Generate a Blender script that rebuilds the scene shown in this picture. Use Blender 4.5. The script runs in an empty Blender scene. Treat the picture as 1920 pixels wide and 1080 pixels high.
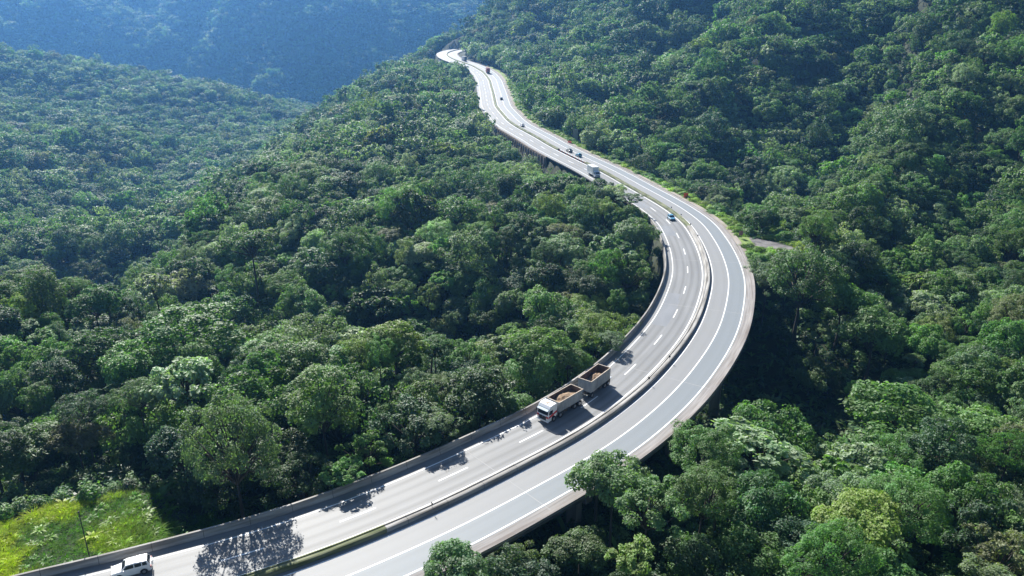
import bpy, math, random
import numpy as np
from math import radians, sin, cos, pi

S = bpy.context.scene
COL = S.collection
# ------------------------------------------------------------------ camera
H, FPX, PITCH = 62.0, 1380.0, radians(21)
cd = bpy.data.cameras.new("camera"); cam = bpy.data.objects.new("camera", cd); COL.objects.link(cam)
cam.location = (0, 0, H); cam.rotation_euler = (radians(90) - PITCH, 0, 0)
cd.sensor_width = 36; cd.lens = 36 * FPX / 1920; cd.clip_start = 0.5; cd.clip_end = 9000
S.camera = cam
# ------------------------------------------------------------------ world + sun
SUN_EL, SUN_AZ = radians(37), radians(-24)          # azimuth measured from +Y towards +X
w = bpy.data.worlds.new("World"); S.world = w; w.use_nodes = True
nt = w.node_tree; sky = nt.nodes.new("ShaderNodeTexSky"); sky.sky_type = 'NISHITA'; sky.sun_disc = False
sky.sun_elevation = SUN_EL; sky.sun_rotation = SUN_AZ; sky.altitude = 700
nt.links.new(sky.outputs[0], nt.nodes["Background"].inputs[0]); nt.nodes["Background"].inputs[1].default_value = 0.05
sd = bpy.data.lights.new("sun", 'SUN'); sd.energy = 5.0; sd.angle = radians(0.5); sd.color = (1, 0.965, 0.90)
sun = bpy.data.objects.new("sun", sd); COL.objects.link(sun)
sun.rotation_euler = (radians(90) - SUN_EL, 0, pi - SUN_AZ)   # lamp -Z points away from the sun's place
sun.location = (-100, 200, 300)
S.view_settings.view_transform = 'Standard'; S.view_settings.look = 'None'
S.view_settings.exposure = 1.22; S.view_settings.gamma = 1
S.cycles.use_denoising = True
S.cycles.max_bounces = 6; S.cycles.diffuse_bounces = 3; S.cycles.glossy_bounces = 2
S.cycles.transmission_bounces = 4; S.cycles.volume_bounces = 1; S.cycles.transparent_max_bounces = 6
R0 = np.random.default_rng(7)

# ------------------------------------------------------------------ helpers
def mat(name, color=(.5, .5, .5), rough=.7, metal=0, spec=.5):
    m = bpy.data.materials.new(name); m.use_nodes = True
    b = m.node_tree.nodes["Principled BSDF"]
    b.inputs["Base Color"].default_value = (*color, 1); b.inputs["Roughness"].default_value = rough
    b.inputs["Metallic"].default_value = metal; b.inputs["Specular IOR Level"].default_value = spec
    return m
def nodes(m): return m.node_tree.nodes, m.node_tree.links, m.node_tree.nodes["Principled BSDF"]
def noise_mat(name, c1, c2, scale=1.0, rough=.8, detail=6, lo=.35, hi=.65, coord='Object', stretch=(1, 1, 1), spec=.4, bump=0):
    m = mat(name, c1, rough, spec=spec); N, L, b = nodes(m)
    tc = N.new("ShaderNodeTexCoord"); mp = N.new("ShaderNodeMapping"); mp.inputs["Scale"].default_value = stretch
    nz = N.new("ShaderNodeTexNoise"); nz.inputs["Scale"].default_value = scale; nz.inputs["Detail"].default_value = detail
    cr = N.new("ShaderNodeValToRGB"); cr.color_ramp.elements[0].position = lo; cr.color_ramp.elements[1].position = hi
    cr.color_ramp.elements[0].color = (*c1, 1); cr.color_ramp.elements[1].color = (*c2, 1)
    L.new(tc.outputs[coord], mp.inputs[0]); L.new(mp.outputs[0], nz.inputs["Vector"])
    L.new(nz.outputs[0], cr.inputs[0]); L.new(cr.outputs[0], b.inputs["Base Color"])
    if bump:
        bp = N.new("ShaderNodeBump"); bp.inputs["Strength"].default_value = bump; L.new(nz.outputs[0], bp.inputs["Height"]); L.new(bp.outputs[0], b.inputs["Normal"])
    return m
def tag(o, label=None, cat=None, group=None, kind=None):
    if label: o["label"] = label
    if cat: o["category"] = cat
    if group: o["group"] = group
    if kind: o["kind"] = kind
    return o
def link(name, me, parent=None):
    o = bpy.data.objects.new(name, me); COL.objects.link(o)
    if parent: o.parent = parent
    return o
def empty(name, loc, rz=0):
    o = bpy.data.objects.new(name, None); COL.objects.link(o); o.location = loc; o.rotation_euler = (0, 0, rz); o.empty_display_size = .5
    return o
def np_mesh(name, V, Fq, mats=(), mi=None, attrs=None, smooth=False, uv=None):
    """V (n,3); Fq list of arrays/lists of equal-length faces (m,k)."""
    me = bpy.data.meshes.new(name); V = np.asarray(V, np.float32)
    Fs = [np.asarray(f, np.int32) for f in Fq if len(f)]
    me.vertices.add(len(V)); me.vertices.foreach_set("co", V.ravel())
    idx = np.concatenate([f.ravel() for f in Fs]); tot = np.concatenate([np.full(len(f), f.shape[1], np.int32) for f in Fs])
    st = np.r_[0, np.cumsum(tot)[:-1]].astype(np.int32)
    me.loops.add(len(idx)); me.loops.foreach_set("vertex_index", idx)
    me.polygons.add(len(tot)); me.polygons.foreach_set("loop_start", st); me.polygons.foreach_set("loop_total", tot)
    if mi is not None: me.polygons.foreach_set("material_index", np.asarray(mi, np.int32))
    me.polygons.foreach_set("use_smooth", np.full(len(tot), bool(smooth)))
    for m in mats: me.materials.append(m)
    if uv is not None:
        u = me.uv_layers.new(name="uv"); u.data.foreach_set("uv", np.asarray(uv, np.float32)[idx].ravel())
    for k, v in (attrs or {}).items():
        a = me.attributes.new(k, 'FLOAT', 'POINT'); a.data.foreach_set("value", np.asarray(v, np.float32))
    me.update(calc_edges=True); me.validate()
    return me
class MB:
    """collects shapes into one mesh"""
    def __init__(s): s.v, s.f, s.m, s.sm = [], [], [], []
    def add(s, V, F, m=0):
        n = len(s.v); s.v += [tuple(p) for p in V]; s.f += [tuple(i + n for i in f) for f in F]; s.m += [m] * len(F)
    def box(s, x0, x1, y0, y1, z0, z1, m=0):
        V = [(x0, y0, z0), (x1, y0, z0), (x1, y1, z0), (x0, y1, z0), (x0, y0, z1), (x1, y0, z1), (x1, y1, z1), (x0, y1, z1)]
        s.add(V, [(0, 3, 2, 1), (4, 5, 6, 7), (0, 1, 5, 4), (1, 2, 6, 5), (2, 3, 7, 6), (3, 0, 4, 7)], m)
    def prism(s, prof, x0, x1, m=0):
        """side profile (y,z) extruded along x"""
        n = len(prof); V = [(x0, y, z) for y, z in prof] + [(x1, y, z) for y, z in prof]
        F = [tuple(range(n)), tuple(range(2 * n - 1, n - 1, -1))] + [(i, i + n, (i + 1) % n + n, (i + 1) % n) for i in range(n)]
        s.add(V, F, m)
    def loft(s, rings, m=0, cap=True):
        n = len(rings[0]); V = [p for r in rings for p in r]; F = []
        for k in range(len(rings) - 1):
            for i in range(n):
                a, b = k * n + i, k * n + (i + 1) % n; F.append((a, b, b + n, a + n))
        if cap: F += [tuple(range(n - 1, -1, -1)), tuple(range((len(rings) - 1) * n, len(rings) * n))]
        s.add(V, F, m)
    def cyl(s, p0, p1, r0, r1=None, n=12, m=0, cap=True):
        p0, p1 = np.array(p0, float), np.array(p1, float); r1 = r0 if r1 is None else r1
        d = p1 - p0; d /= np.linalg.norm(d); a = np.cross(d, (0, 0, 1) if abs(d[2]) < .9 else (1, 0, 0)); a /= np.linalg.norm(a); b = np.cross(d, a)
        t = np.arange(n) * 2 * pi / n
        s.loft([[tuple(p + r * (cos(k) * a + sin(k) * b)) for k in t] for p, r in ((p0, r0), (p1, r1))], m, cap)
    def build(s, name, mats, parent=None, bevel=0, smooth=False):
        me = bpy.data.meshes.new(name); me.from_pydata(s.v, [], s.f)
        for m in (mats if isinstance(mats, (list, tuple)) else [mats]): me.materials.append(m)
        me.polygons.foreach_set("material_index", s.m); me.polygons.foreach_set("use_smooth", [smooth] * len(s.f)); me.update()
        import bmesh
        bm = bmesh.new(); bm.from_mesh(me); bmesh.ops.recalc_face_normals(bm, faces=bm.faces[:]); bm.to_mesh(me); bm.free()
        o = link(name, me, parent)
        if bevel:
            b = o.modifiers.new("b", 'BEVEL'); b.width = bevel; b.segments = 2; b.limit_method = 'ANGLE'; b.angle_limit = radians(35)
        return o
def cam_proj(P):
    P = np.atleast_2d(np.asarray(P, float)); c, s = cos(PITCH), sin(PITCH)
    d = P[:, 1] * c - (P[:, 2] - H) * s; u = P[:, 1] * s + (P[:, 2] - H) * c
    d = np.where(np.abs(d) < .1, .1, d)
    return 960 + FPX * P[:, 0] / d, 540 - FPX * u / d, d
def at(u, v, D):
    """where the sight line of a photo pixel reaches distance D along +Y: used to survey the terrain"""
    x = (u - 960) / FPX; y = -(v - 540) / FPX; c, s = cos(PITCH), sin(PITCH)
    t = D / (c + y * s); return x * t, D, H + (-s + y * c) * t
def smooth(a, b, x): t = np.clip((x - a) / (b - a), 0, 1); return t * t * (3 - 2 * t)
_pg = np.random.default_rng(3).random((4, 257, 257))
def vnoise(x, y, f, k=0):
    x = np.asarray(x) * f + 1000.3; y = np.asarray(y) * f + 1000.7; i = np.floor(x).astype(int); j = np.floor(y).astype(int)
    u = x - i; v = y - j; u = u * u * (3 - 2 * u); v = v * v * (3 - 2 * v); g = _pg[k]; i %= 256; j %= 256
    return (g[i, j] * (1 - u) * (1 - v) + g[i + 1, j] * u * (1 - v) + g[i, j + 1] * (1 - u) * v + g[i + 1, j + 1] * u * v) * 2 - 1

# ------------------------------------------------------------------ road centre line (metres, surveyed)
RD = np.array([[-166.7,-4.4,0],[-153.3,4.2,0],[-139.7,12.5,0],[-125.9,20.6,0],[-112,28.4,0],[-97.9,35.9,0],[-83.7,43.2,0],[-69.4,50.1,0],[-54.8,56.7,0],[-40.1,62.9,0],[-25.8,69.8,0],[-12.5,78.6,0],[-.1,88.7,0],[11.6,99.5,0],[21.7,111.8,0],[30.2,125.2,0],[37.5,139.4,0],[43.3,154.3,0],[47.9,169.5,0],[50.8,185.2,0],[52.4,201.1,0],[52.8,217,0],[50.8,232.8,0],[47.3,248.3,0],[43.1,263.7,.1],[38.7,279.1,.4],[33.7,294.2,.8],[28,309.1,1.2],[22.3,324,1.7],[17,339.1,2.2],[12.2,354.2,2.8],[7.1,369.4,3.3],[1.9,384.5,3.9],[-2,399.9,4.5],[-4.7,415.6,5.1],[-7.3,431.3,5.7],[-9.5,447.1,6.3],[-10.6,463,7],[-11.5,479,7.6],[-12.4,494.9,8.3],[-13.4,510.8,8.9],[-14.5,526.7,9.6],[-15.5,542.6,10.2],[-16.6,558.6,10.8],[-18.5,574.4,11.5],[-20.6,590.2,12.1],[-23.3,605.9,12.8],[-27.1,621.4,13.4],[-31.1,636.8,14.1],[-36,652,14.7],[-41.7,666.9,15.3],[-47.8,681.7,15.9],[-53.3,696.6,16.5],[-57.8,711.9,17.2],[-60.8,727.5,17.8],[-62.5,743.4,18.5],[-61.4,759.2,19.1],[-57.2,774.5,19.8],[-50.2,789,20.4],[-40,802,21],[-27,812,21.6],[-12,819,22.3],[4,823,22.9],[20,825,23.5]])
def catmull(P, k=8):
    P = np.vstack([2 * P[0] - P[1], P, 2 * P[-1] - P[-2]]); out = []
    for i in range(1, len(P) - 2):
        t = np.arange(k)[:, None] / k; a, b, c, d = P[i - 1:i + 3]
        out.append(.5 * (2 * b + (c - a) * t + (2 * a - 5 * b + 4 * c - d) * t ** 2 + (-a + 3 * b - 3 * c + d) * t ** 3))
    return np.vstack(out + [P[-2][None]])
RC = catmull(RD)
RA = np.r_[0, np.cumsum(np.hypot(*np.diff(RC[:, :2], axis=0).T))]
_T = np.gradient(RC[:, :2], axis=0); _T /= np.hypot(*_T.T)[:, None]
RN = np.c_[_T[:, 1], -_T[:, 0]]                       # points to the right of travel away from the camera
RT = _T
def rp(a, s=0, z=0):
    """point on the road at arc length a, offset s to the right; and its heading"""
    p = np.array([np.interp(a, RA, RC[:, k]) for k in range(3)]); n = np.array([np.interp(a, RA, RN[:, k]) for k in range(2)]); n /= np.hypot(*n)
    return (p[0] + n[0] * s, p[1] + n[1] * s, p[2] + z), math.atan2(n[0], -n[1]) 
def road_of(x, y):
    """nearest centre-line sample: signed offset (right +), arc, z"""
    x = np.asarray(x, float).ravel(); y = np.asarray(y, float).ravel(); s = np.empty(len(x)); a = np.empty(len(x)); z = np.empty(len(x))
    C = RC[::2]; CN = RN[::2]; CA = RA[::2]; CT = RT[::2]
    for i in range(0, len(x), 20000):
        X = x[i:i + 20000]; Y = y[i:i + 20000]
        d2 = (X[:, None] - C[None, :, 0]) ** 2 + (Y[:, None] - C[None, :, 1]) ** 2; k = d2.argmin(1)
        dx = X - C[k, 0]; dy = Y - C[k, 1]; so = dx * CN[k, 0] + dy * CN[k, 1]
        s[i:i + 20000] = np.sign(so) * np.sqrt(d2[np.arange(len(X)), k]); a[i:i + 20000] = CA[k] + dx * CT[k, 0] + dy * CT[k, 1]; z[i:i + 20000] = C[k, 2]
    return s, a, z
def arc_at(y): return float(np.interp(y, RC[:430, 1], RA[:430]))       # arc length from a y coordinate (monotonic stretch)
A_VIA0, A_VIA1 = arc_at(57), arc_at(190)

# ------------------------------------------------------------------ terrain height (canopy survey minus tree height)
TH = 11.0
SV = [  # photo u, v and distance of the canopy top there
 (0,800,98),(200,780,98),(420,720,103),(620,720,106),(800,720,108),(950,740,107),(0,650,126),(250,640,128),(500,620,132),(750,600,136),(950,610,134),
 (0,510,164),(150,495,168),(280,500,172),(0,430,345),(120,450,335),(200,460,330),(0,350,490),(200,350,520),(0,250,640),(200,250,650),(0,170,810),(200,180,820),(0,92,1000),(150,100,1000),(300,128,980),(420,165,950),(540,205,900),
 (280,425,465),(380,335,610),(480,265,750),(570,228,850),(640,205,880),(400,230,830),(300,300,650),
 (335,495,200),(350,435,238),(450,350,300),(560,268,420),(640,200,560),(740,150,600),
 (600,560,176),(800,560,168),(450,545,186),(950,650,132),(1080,660,128),(1150,600,138),(560,500,200),(520,420,232),(650,440,198),(820,415,196),(920,440,188),(1050,400,205),(1100,480,172),(1190,520,160),(1100,350,238),(1000,330,262),(900,300,290),(700,330,280),(700,250,380),
 (800,240,400),
 (1420,480,190),(1500,470,180),(1600,560,160),(1450,640,158),(1450,700,148),(1500,760,132),(1700,740,118),(1900,740,120),(1600,860,96),(1800,880,92),(1450,900,86),(1250,850,92),(1200,960,74),(1500,1000,72),(1800,1040,68),
 (1700,500,185),(1800,600,150),(1600,400,235),(1450,330,290),(1900,450,200),(1750,330,265),(1910,300,265),(1600,250,345),(1900,150,330),(1900,0,395),(1700,0,450),(1500,150,415),(1500,0,520),(1350,100,470),(1200,0,650),
 (1200,150,455),(1100,230,370),(1050,120,560),(950,0,760),(980,110,590),(890,20,790),(860,85,735),(1000,170,480),(1350,330,300)]
def survey():
    P = [at(*q) for q in SV]
    P += [(-75, 78, 8), (-110, 95, 12), (-140, 60, 12), (-160, 20, 12), (0, 20, -2), (-60, 20, 4), (60, 20, 2), (110, 40, 8), (160, 80, 30), (200, 150, 60), (260, 260, 110), (330, 420, 160), (330, 600, 190), (200, 760, 160), (100, 900, 130),
          (-220, 60, 10), (-260, 200, 5), (-380, 350, 10), (-520, 550, 40), (-700, 800, 90), (-850, 1000, 60), (-300, 1050, -60), (-500, 1050, -20), (-120, 900, -20), (-200, 1000, -80), (0, 1000, 60), (0, 130, -3), (-25, 88, 0), (-10, 97, -1), (0, 106, -2), (-36, 84, 2), (-38, 153, -25), (-62, 160, -27), (-15, 149, -21), (-95, 182, -34), (-135, 235, -46), (-158, 300, -58), (-60, 1000, -60), (20, 165, -2), (10, 60, -2),
          (-60, -80, 0), (100, -80, 0), (-250, -80, 10), (250, -50, 40)]
    for yy, dz1, dz2 in ((250, 3.5, 1), (285, 2.0, -1), (305, 1.5, -1), (330, -.5, -3), (360, 0, -2), (388, 2, 0), (420, 4, 2), (460, 5.5, 3), (500, 6, 3), (540, 6, 2), (580, 6, 2), (615, 4, 1), (650, 0, -1), (690, -1, -2)):
        i = int(np.interp(yy, RC[:430, 1], np.arange(430)))
        for s_, dz in ((-19, dz1), (-42, dz2)): P.append((RC[i, 0] + RN[i, 0] * s_, RC[i, 1] + RN[i, 1] * s_, RC[i, 2] + dz))
    return np.array(P)
_SP = survey()
def tps_fit(P, lam=25.0):
    X = P[:, :2] / 100; n = len(P); r2 = ((X[:, None] - X[None]) ** 2).sum(2)
    K = .5 * r2 * np.log(r2 + 1e-9) + np.eye(n) * lam * 1e-3; A = np.zeros((n + 3, n + 3)); A[:n, :n] = K; A[:n, n] = 1; A[:n, n + 1:] = X; A[n:, :n] = A[:n, n:].T
    return X, np.linalg.solve(A, np.r_[P[:, 2], 0, 0, 0])
_TX, _TW = tps_fit(_SP)
def tps(x, y):
    x = np.asarray(x, float).ravel() / 100; y = np.asarray(y, float).ravel() / 100; out = np.empty(len(x)); n = len(_TX)
    for i in range(0, len(x), 30000):
        r2 = (x[i:i + 30000, None] - _TX[None, :, 0]) ** 2 + (y[i:i + 30000, None] - _TX[None, :, 1]) ** 2
        out[i:i + 30000] = (.5 * r2 * np.log(r2 + 1e-9)) @ _TW[:n] + _TW[n] + _TW[n + 1] * x[i:i + 30000] + _TW[n + 2] * y[i:i + 30000]
    return out
def mountain(x, y):
    t = x + 420 + .35 * (y - 1500)
    sp = 105 * np.exp(-(t / 150) ** 2) + 90 * np.exp(-((t + 560) / 170) ** 2) + 40 * np.exp(-((t - 520) / 160) ** 2)
    sp = sp + 34 * vnoise(x, y, 1 / 150., 1) + 20 * vnoise(x, y, 1 / 60., 2)
    z = -115 + .72 * np.clip(y - 1330 + .10 * x + sp, 0, None)
    return np.where(z > 230, 230 + .06 * (z - 230), z)
def fold(x, y):
    q = .82 * x - .57 * y + 9 * vnoise(x, y, 1 / 50., 2)
    f = np.interp(q, [-420, -345, -275, -210, -150, -75, -42, -5, 48, 95, 160, 230], [8, -10, 11, -15, 12, -15, 8, -12, 12, -12, 12, 0])
    w_ = smooth(22, 85, x - np.interp(y, RC[:430, 1], RC[:430, 0])) * smooth(150, 220, y)
    return f * w_ * (.68 + .5 * smooth(60, 160, x)) + 5 * w_ * vnoise(x, y, 1 / 22., 0)
def ground(x, y):
    x = np.asarray(x, float).ravel(); y = np.asarray(y, float).ravel()
    g = np.clip(tps(x, np.minimum(y, 1150)), -170, 260) - TH
    far = smooth(60, 250, y); g = g + far * (3.5 * vnoise(x, y, 1 / 38., 0) + fold(x, y) + 5 * smooth(300, 700, y) * vnoise(x, y, 1 / 110., 1)) + .8 * vnoise(x, y, 1 / 12., 3)
    wm = smooth(930, 1250, y) * (1 - smooth(-60, 250, x)); g = g * (1 - wm) + mountain(x, y) * wm
    s, a, z = road_of(x, y); c = np.abs(s)
    near = c < 60
    via = (a > A_VIA0 - 8) & (a < A_VIA1)
    # under the viaduct: keep the ground well below the deck
    lim = z - 7.5 + 6.0 * smooth(A_VIA1 - 26, A_VIA1, a) + 6.0 * (1 - smooth(A_VIA0 - 8, A_VIA0 + 22, a)) * (s < 0)
    g = np.where(via & (c < 16), np.minimum(g, lim + 2.2 * smooth(12, 16, c) * 3), g)
    # at grade
    gr = near & ((a >= A_VIA1) | (a <= A_VIA0 - 8))
    kr = 1 - smooth(15.5, 24, c); kl = 1 - smooth(10.6, 13.5, c)
    k = np.where(s > 0, kr, kl)
    g = np.where(gr, g * (1 - k) + (z - .55) * k, g)
    g = np.where(gr & (c < 11), np.minimum(g, z - .5), g)
    # roadside clearing with the dirt pull-out, and the grass patch by the lower left barrier
    d = np.hypot((x - 70) / 1.25, y - 194); k = 1 - smooth(9, 16, d); g = np.where(s > 9, g * (1 - k) - .6 * k, g)
    k = (1 - smooth(26, 34, c)) * (1 - smooth(A_VIA0 + 12, A_VIA0 + 20, a)) * (s < -9.6); g = g * (1 - k) + (-.7 - .05 * (c - 10)) * k
    g = np.where((c < 11.2) & near, np.minimum(g, z - .5), g)
    return g

def axis(pts):
    out = []
    for a, b, st in pts: out += list(np.arange(a, b, st))
    return np.array(out + [pts[-1][1]])
gx = axis([(-4200, -1700, 60), (-1700, -420, 14), (-420, -150, 7), (-150, 150, 2.6), (150, 480, 7), (480, 1200, 30), (1200, 4200, 100)])
gy = axis([(-1500, -100, 60), (-100, 30, 10), (30, 260, 2.6), (260, 900, 6.5), (900, 1300, 14), (1300, 2300, 14), (2300, 4600, 80)])
GX, GY = np.meshgrid(gx, gy); GZ = ground(GX, GY)
i0 = (np.arange(len(gy) - 1)[:, None] * len(gx) + np.arange(len(gx) - 1)[None]).ravel()
gf = np.c_[i0, i0 + 1, i0 + 1 + len(gx), i0 + len(gx)]
M_ground = noise_mat("forest floor", (.012, .02, .008), (.035, .045, .018), .35, .95, 8, bump=.3)
gme = np_mesh("ground", np.c_[GX.ravel(), GY.ravel(), GZ], [gf], [M_ground], smooth=True)
tag(link("ground", gme), kind="structure")
def gz(x, y): return ground(np.atleast_1d(x), np.atleast_1d(y))
#PART2
# ------------------------------------------------------------------ road surface
def arcs(a0, a1, st=2.0): return np.linspace(a0, a1, max(2, int(round((a1 - a0) / st)) + 1))
def frame(A):
    P = np.c_[tuple(np.interp(A, RA, RC[:, k]) for k in range(3))]; N = np.c_[tuple(np.interp(A, RA, RN[:, k]) for k in range(2))]; N /= np.hypot(*N.T)[:, None]
    return P, N
def ribbon(name, s0, s1, z, a0, a1, m, parent=None, st=2.0, ns=1):
    A = arcs(a0, a1, st); P, N = frame(A); s = np.linspace(s0, s1, ns + 1); n = len(A); V = []; UV = []
    for si in s:
        V.append(np.c_[P[:, 0] + N[:, 0] * si, P[:, 1] + N[:, 1] * si, P[:, 2] + z]); UV.append(np.c_[np.full(n, si), A])
    F = []
    for k in range(ns):
        i = np.arange(n - 1) + k * n; F.append(np.c_[i, i + n, i + n + 1, i + 1])
    return link(name, np_mesh(name, np.vstack(V), F, [m], uv=np.vstack(UV)), parent)
def sweep(name, prof, a0, a1, mats, parent=None, st=2.0, mi=None):
    """closed profile (offset, height) swept along the road"""
    A = arcs(a0, a1, st); P, N = frame(A); n, k = len(A), len(prof)
    V = np.empty((n, k, 3)); UV = np.empty((n, k, 2)); L = np.r_[0, np.cumsum(np.hypot(*np.diff(np.array(prof), axis=0).T))]
    for j, (s, z) in enumerate(prof): V[:, j] = np.c_[P[:, 0] + N[:, 0] * s, P[:, 1] + N[:, 1] * s, P[:, 2] + z]; UV[:, j] = np.c_[np.full(n, L[j]), A]
    F = []; m = []
    for j in range(k):
        i = np.arange(n - 1) * k; j2 = (j + 1) % k; F.append(np.c_[i + j, i + j2, i + j2 + k, i + j + k]); m += [mi[j] if mi else 0] * (n - 1)
    F.append(np.array([list(range(k))])); F.append(np.array([list(range((n - 1) * k, n * k))[::-1]])); m += [0, 0]
    me = np_mesh(name, V.reshape(-1, 3), F, mats if isinstance(mats, (list, tuple)) else [mats], mi=m, uv=UV.reshape(-1, 2))
    import bmesh
    bm = bmesh.new(); bm.from_mesh(me); bmesh.ops.recalc_face_normals(bm, faces=bm.faces[:]); bm.to_mesh(me); bm.free()
    return link(name, me, parent)
def asphalt(name, base, tracks, amp=.10, rough=.62, outer=None):
    """base colour, wheel-track centres in metres (u), outer=(u, colour) for a lane paved with another mix"""
    m = mat(name, base, rough, spec=.45); N, L, b = nodes(m)
    uv = N.new("ShaderNodeUVMap"); sx = N.new("ShaderNodeSeparateXYZ"); L.new(uv.outputs[0], sx.inputs[0])
    def math_(op, a, c=None):
        n = N.new("ShaderNodeMath"); n.operation = op
        for i, q in enumerate((a, c)):
            if q is None: continue
            if isinstance(q, (int, float)): n.inputs[i].default_value = q
            else: L.new(q, n.inputs[i])
        return n.outputs[0]
    def nz(sc, stretch, det=5):
        mp = N.new("ShaderNodeMapping"); mp.inputs["Scale"].default_value = stretch; L.new(uv.outputs[0], mp.inputs[0])
        t = N.new("ShaderNodeTexNoise"); t.inputs["Scale"].default_value = sc; t.inputs["Detail"].default_value = det; L.new(mp.outputs[0], t.inputs["Vector"]); return t.outputs[0]
    streak = nz(1.0, (1.6, .018, 1)); blot = nz(1.0, (.25, .06, 1)); grit = nz(6, (1, 1, 1), 3)
    wob = math_('MULTIPLY', math_('SUBTRACT', nz(1, (.0, .02, 1), 2), .5), .7)
    acc = None
    for c in tracks:
        d = math_('ABSOLUTE', math_('SUBTRACT', math_('ADD', sx.outputs[0], wob), c)); k = math_('MAXIMUM', math_('SUBTRACT', 1, math_('DIVIDE', d, .55)), 0)
        acc = k if acc is None else math_('ADD', acc, k)
    v = math_('ADD', math_('MULTIPLY', math_('SUBTRACT', streak, .5), 2.2 * amp), math_('MULTIPLY', math_('SUBTRACT', blot, .5), 1.8 * amp))
    v = math_('ADD', v, math_('MULTIPLY', math_('SUBTRACT', grit, .5), .8 * amp))
    v = math_('SUBTRACT', v, math_('MULTIPLY', acc, math_('MULTIPLY', streak, 2.1 * amp)))
    v = math_('ADD', v, 1.03)
    mul = N.new("ShaderNodeMix"); mul.data_type = 'RGBA'; mul.blend_type = 'MULTIPLY'; mul.inputs[0].default_value = 1
    A, B = mul.inputs[6], mul.inputs[7]
    if outer:
        mx = N.new("ShaderNodeMix"); mx.data_type = 'RGBA'; L.new(math_('GREATER_THAN', sx.outputs[0], outer[0]), mx.inputs[0])
        mx.inputs[6].default_value = (*base, 1); mx.inputs[7].default_value = (*outer[1], 1); L.new(mx.outputs[2], A)
    else: A.default_value = (*base, 1)
    cmb = N.new("ShaderNodeCombineColor")
    for i in range(3): L.new(v, cmb.inputs[i])
    L.new(cmb.outputs[0], B); L.new(mul.outputs[2], b.inputs["Base Color"])
    return m
M_asL = asphalt("worn grey asphalt", (.185, .188, .19), (-7.4, -5.7, -3.8, -2.1), .26)
M_asR = asphalt("pale resurfaced asphalt", (.205, .209, .212), (2.2, 4.0, 5.9, 7.7), .05, outer=(5.0, (.172, .192, .207)))
M_patch = noise_mat("darker asphalt patch", (.165, .175, .19), (.20, .21, .225), .5, .6, stretch=(1, .2, 1), coord='UV')
M_paint = noise_mat("white road paint", (.52, .52, .51), (.84, .84, .83), 1.3, .5, lo=.15, hi=.42, coord='UV')
M_conc = noise_mat("weathered concrete", (.12, .11, .095), (.40, .385, .36), .55, .85, 8, lo=.3, hi=.62, coord='UV', stretch=(2.6, .22, 1), bump=.15)
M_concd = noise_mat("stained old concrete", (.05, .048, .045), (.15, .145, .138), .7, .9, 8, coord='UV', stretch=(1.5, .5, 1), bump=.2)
def joints(m, step):
    N, L, b = nodes(m); uv = N.new("ShaderNodeUVMap"); sx = N.new("ShaderNodeSeparateXYZ"); L.new(uv.outputs[0], sx.inputs[0]); src = b.inputs["Base Color"].links[0].from_socket
    q = sx.outputs[1]
    for op, k in (('DIVIDE', step), ('FRACT', 0), ('LESS_THAN', .05 / step)):
        n = N.new("ShaderNodeMath"); n.operation = op; n.inputs[1].default_value = k; L.new(q, n.inputs[0]); q = n.outputs[0]
    mx = N.new("ShaderNodeMix"); mx.data_type = 'RGBA'; L.new(q, mx.inputs[0]); L.new(src, mx.inputs[6]); mx.inputs[7].default_value = (.03, .03, .03, 1); L.new(mx.outputs[2], b.inputs["Base Color"]); return m
joints(M_conc, 6.0)
M_pier = noise_mat("brownish pier concrete", (.12, .10, .085), (.30, .275, .25), .35, .9, 8, coord='Object', stretch=(1.2, 1.2, .2), bump=.15)
M_dirt = noise_mat("dusty shoulder", (.19, .175, .165), (.30, .285, .275), .9, .95, 8, coord='UV', stretch=(3, .15, 1))
M_joint = mat("joint filler", (.29, .29, .29), .8)
AE = RA[-1] - 1
tag(ribbon("road", -10.05, -.55, 0, 0, AE, M_asL, ns=4), kind="structure", label="inner carriageway of worn grey asphalt", )
tag(ribbon("road", .6, 10.25, 0, 0, AE, M_asR, ns=4), kind="structure", label="outer carriageway of paler asphalt")
tag(ribbon("road_edge_strip", 8.95, 10.25, .005, 0, AE, M_dirt), kind="structure")
# markings: one structure per line
for nm, s, wd in (("road_marking", -8.4, .19), ("road_marking", -1.12, .24), ("road_marking", 1.28, .19), ("road_marking", 5.0, .21), ("road_marking", 8.7, .21)):
    tag(ribbon(nm, s - wd / 2, s + wd / 2, .0095, 0, AE, M_paint), kind="structure")
def dashes(name, s, wd, on, period, a0, a1, ph=0):
    V = []; F = []; UV = []
    a = a0 + ph
    while a + on < a1:
        A = arcs(a, a + on, 1.5); P, N = frame(A); n = len(A); b = len(V)
        for q in range(n):
            for t in (s - wd / 2, s + wd / 2): V.append((P[q, 0] + N[q, 0] * t, P[q, 1] + N[q, 1] * t, P[q, 2] + .0095)); UV.append((t, A[q]))
        F += [(b + 2 * q, b + 2 * q + 1, b + 2 * q + 3, b + 2 * q + 2) for q in range(n - 1)]; a += period
    return tag(link(name, np_mesh(name, V, [np.array(F)], [M_paint], uv=UV)), kind="structure")
def arc_xy(x, y): return float(road_of([x], [y])[1][0])
AD = arc_at(92.5)
dashes("road_marking", -4.72, .22, 5.2, 15.2, 2, AE, ph=(AD - 2) % 15.2)
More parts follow.
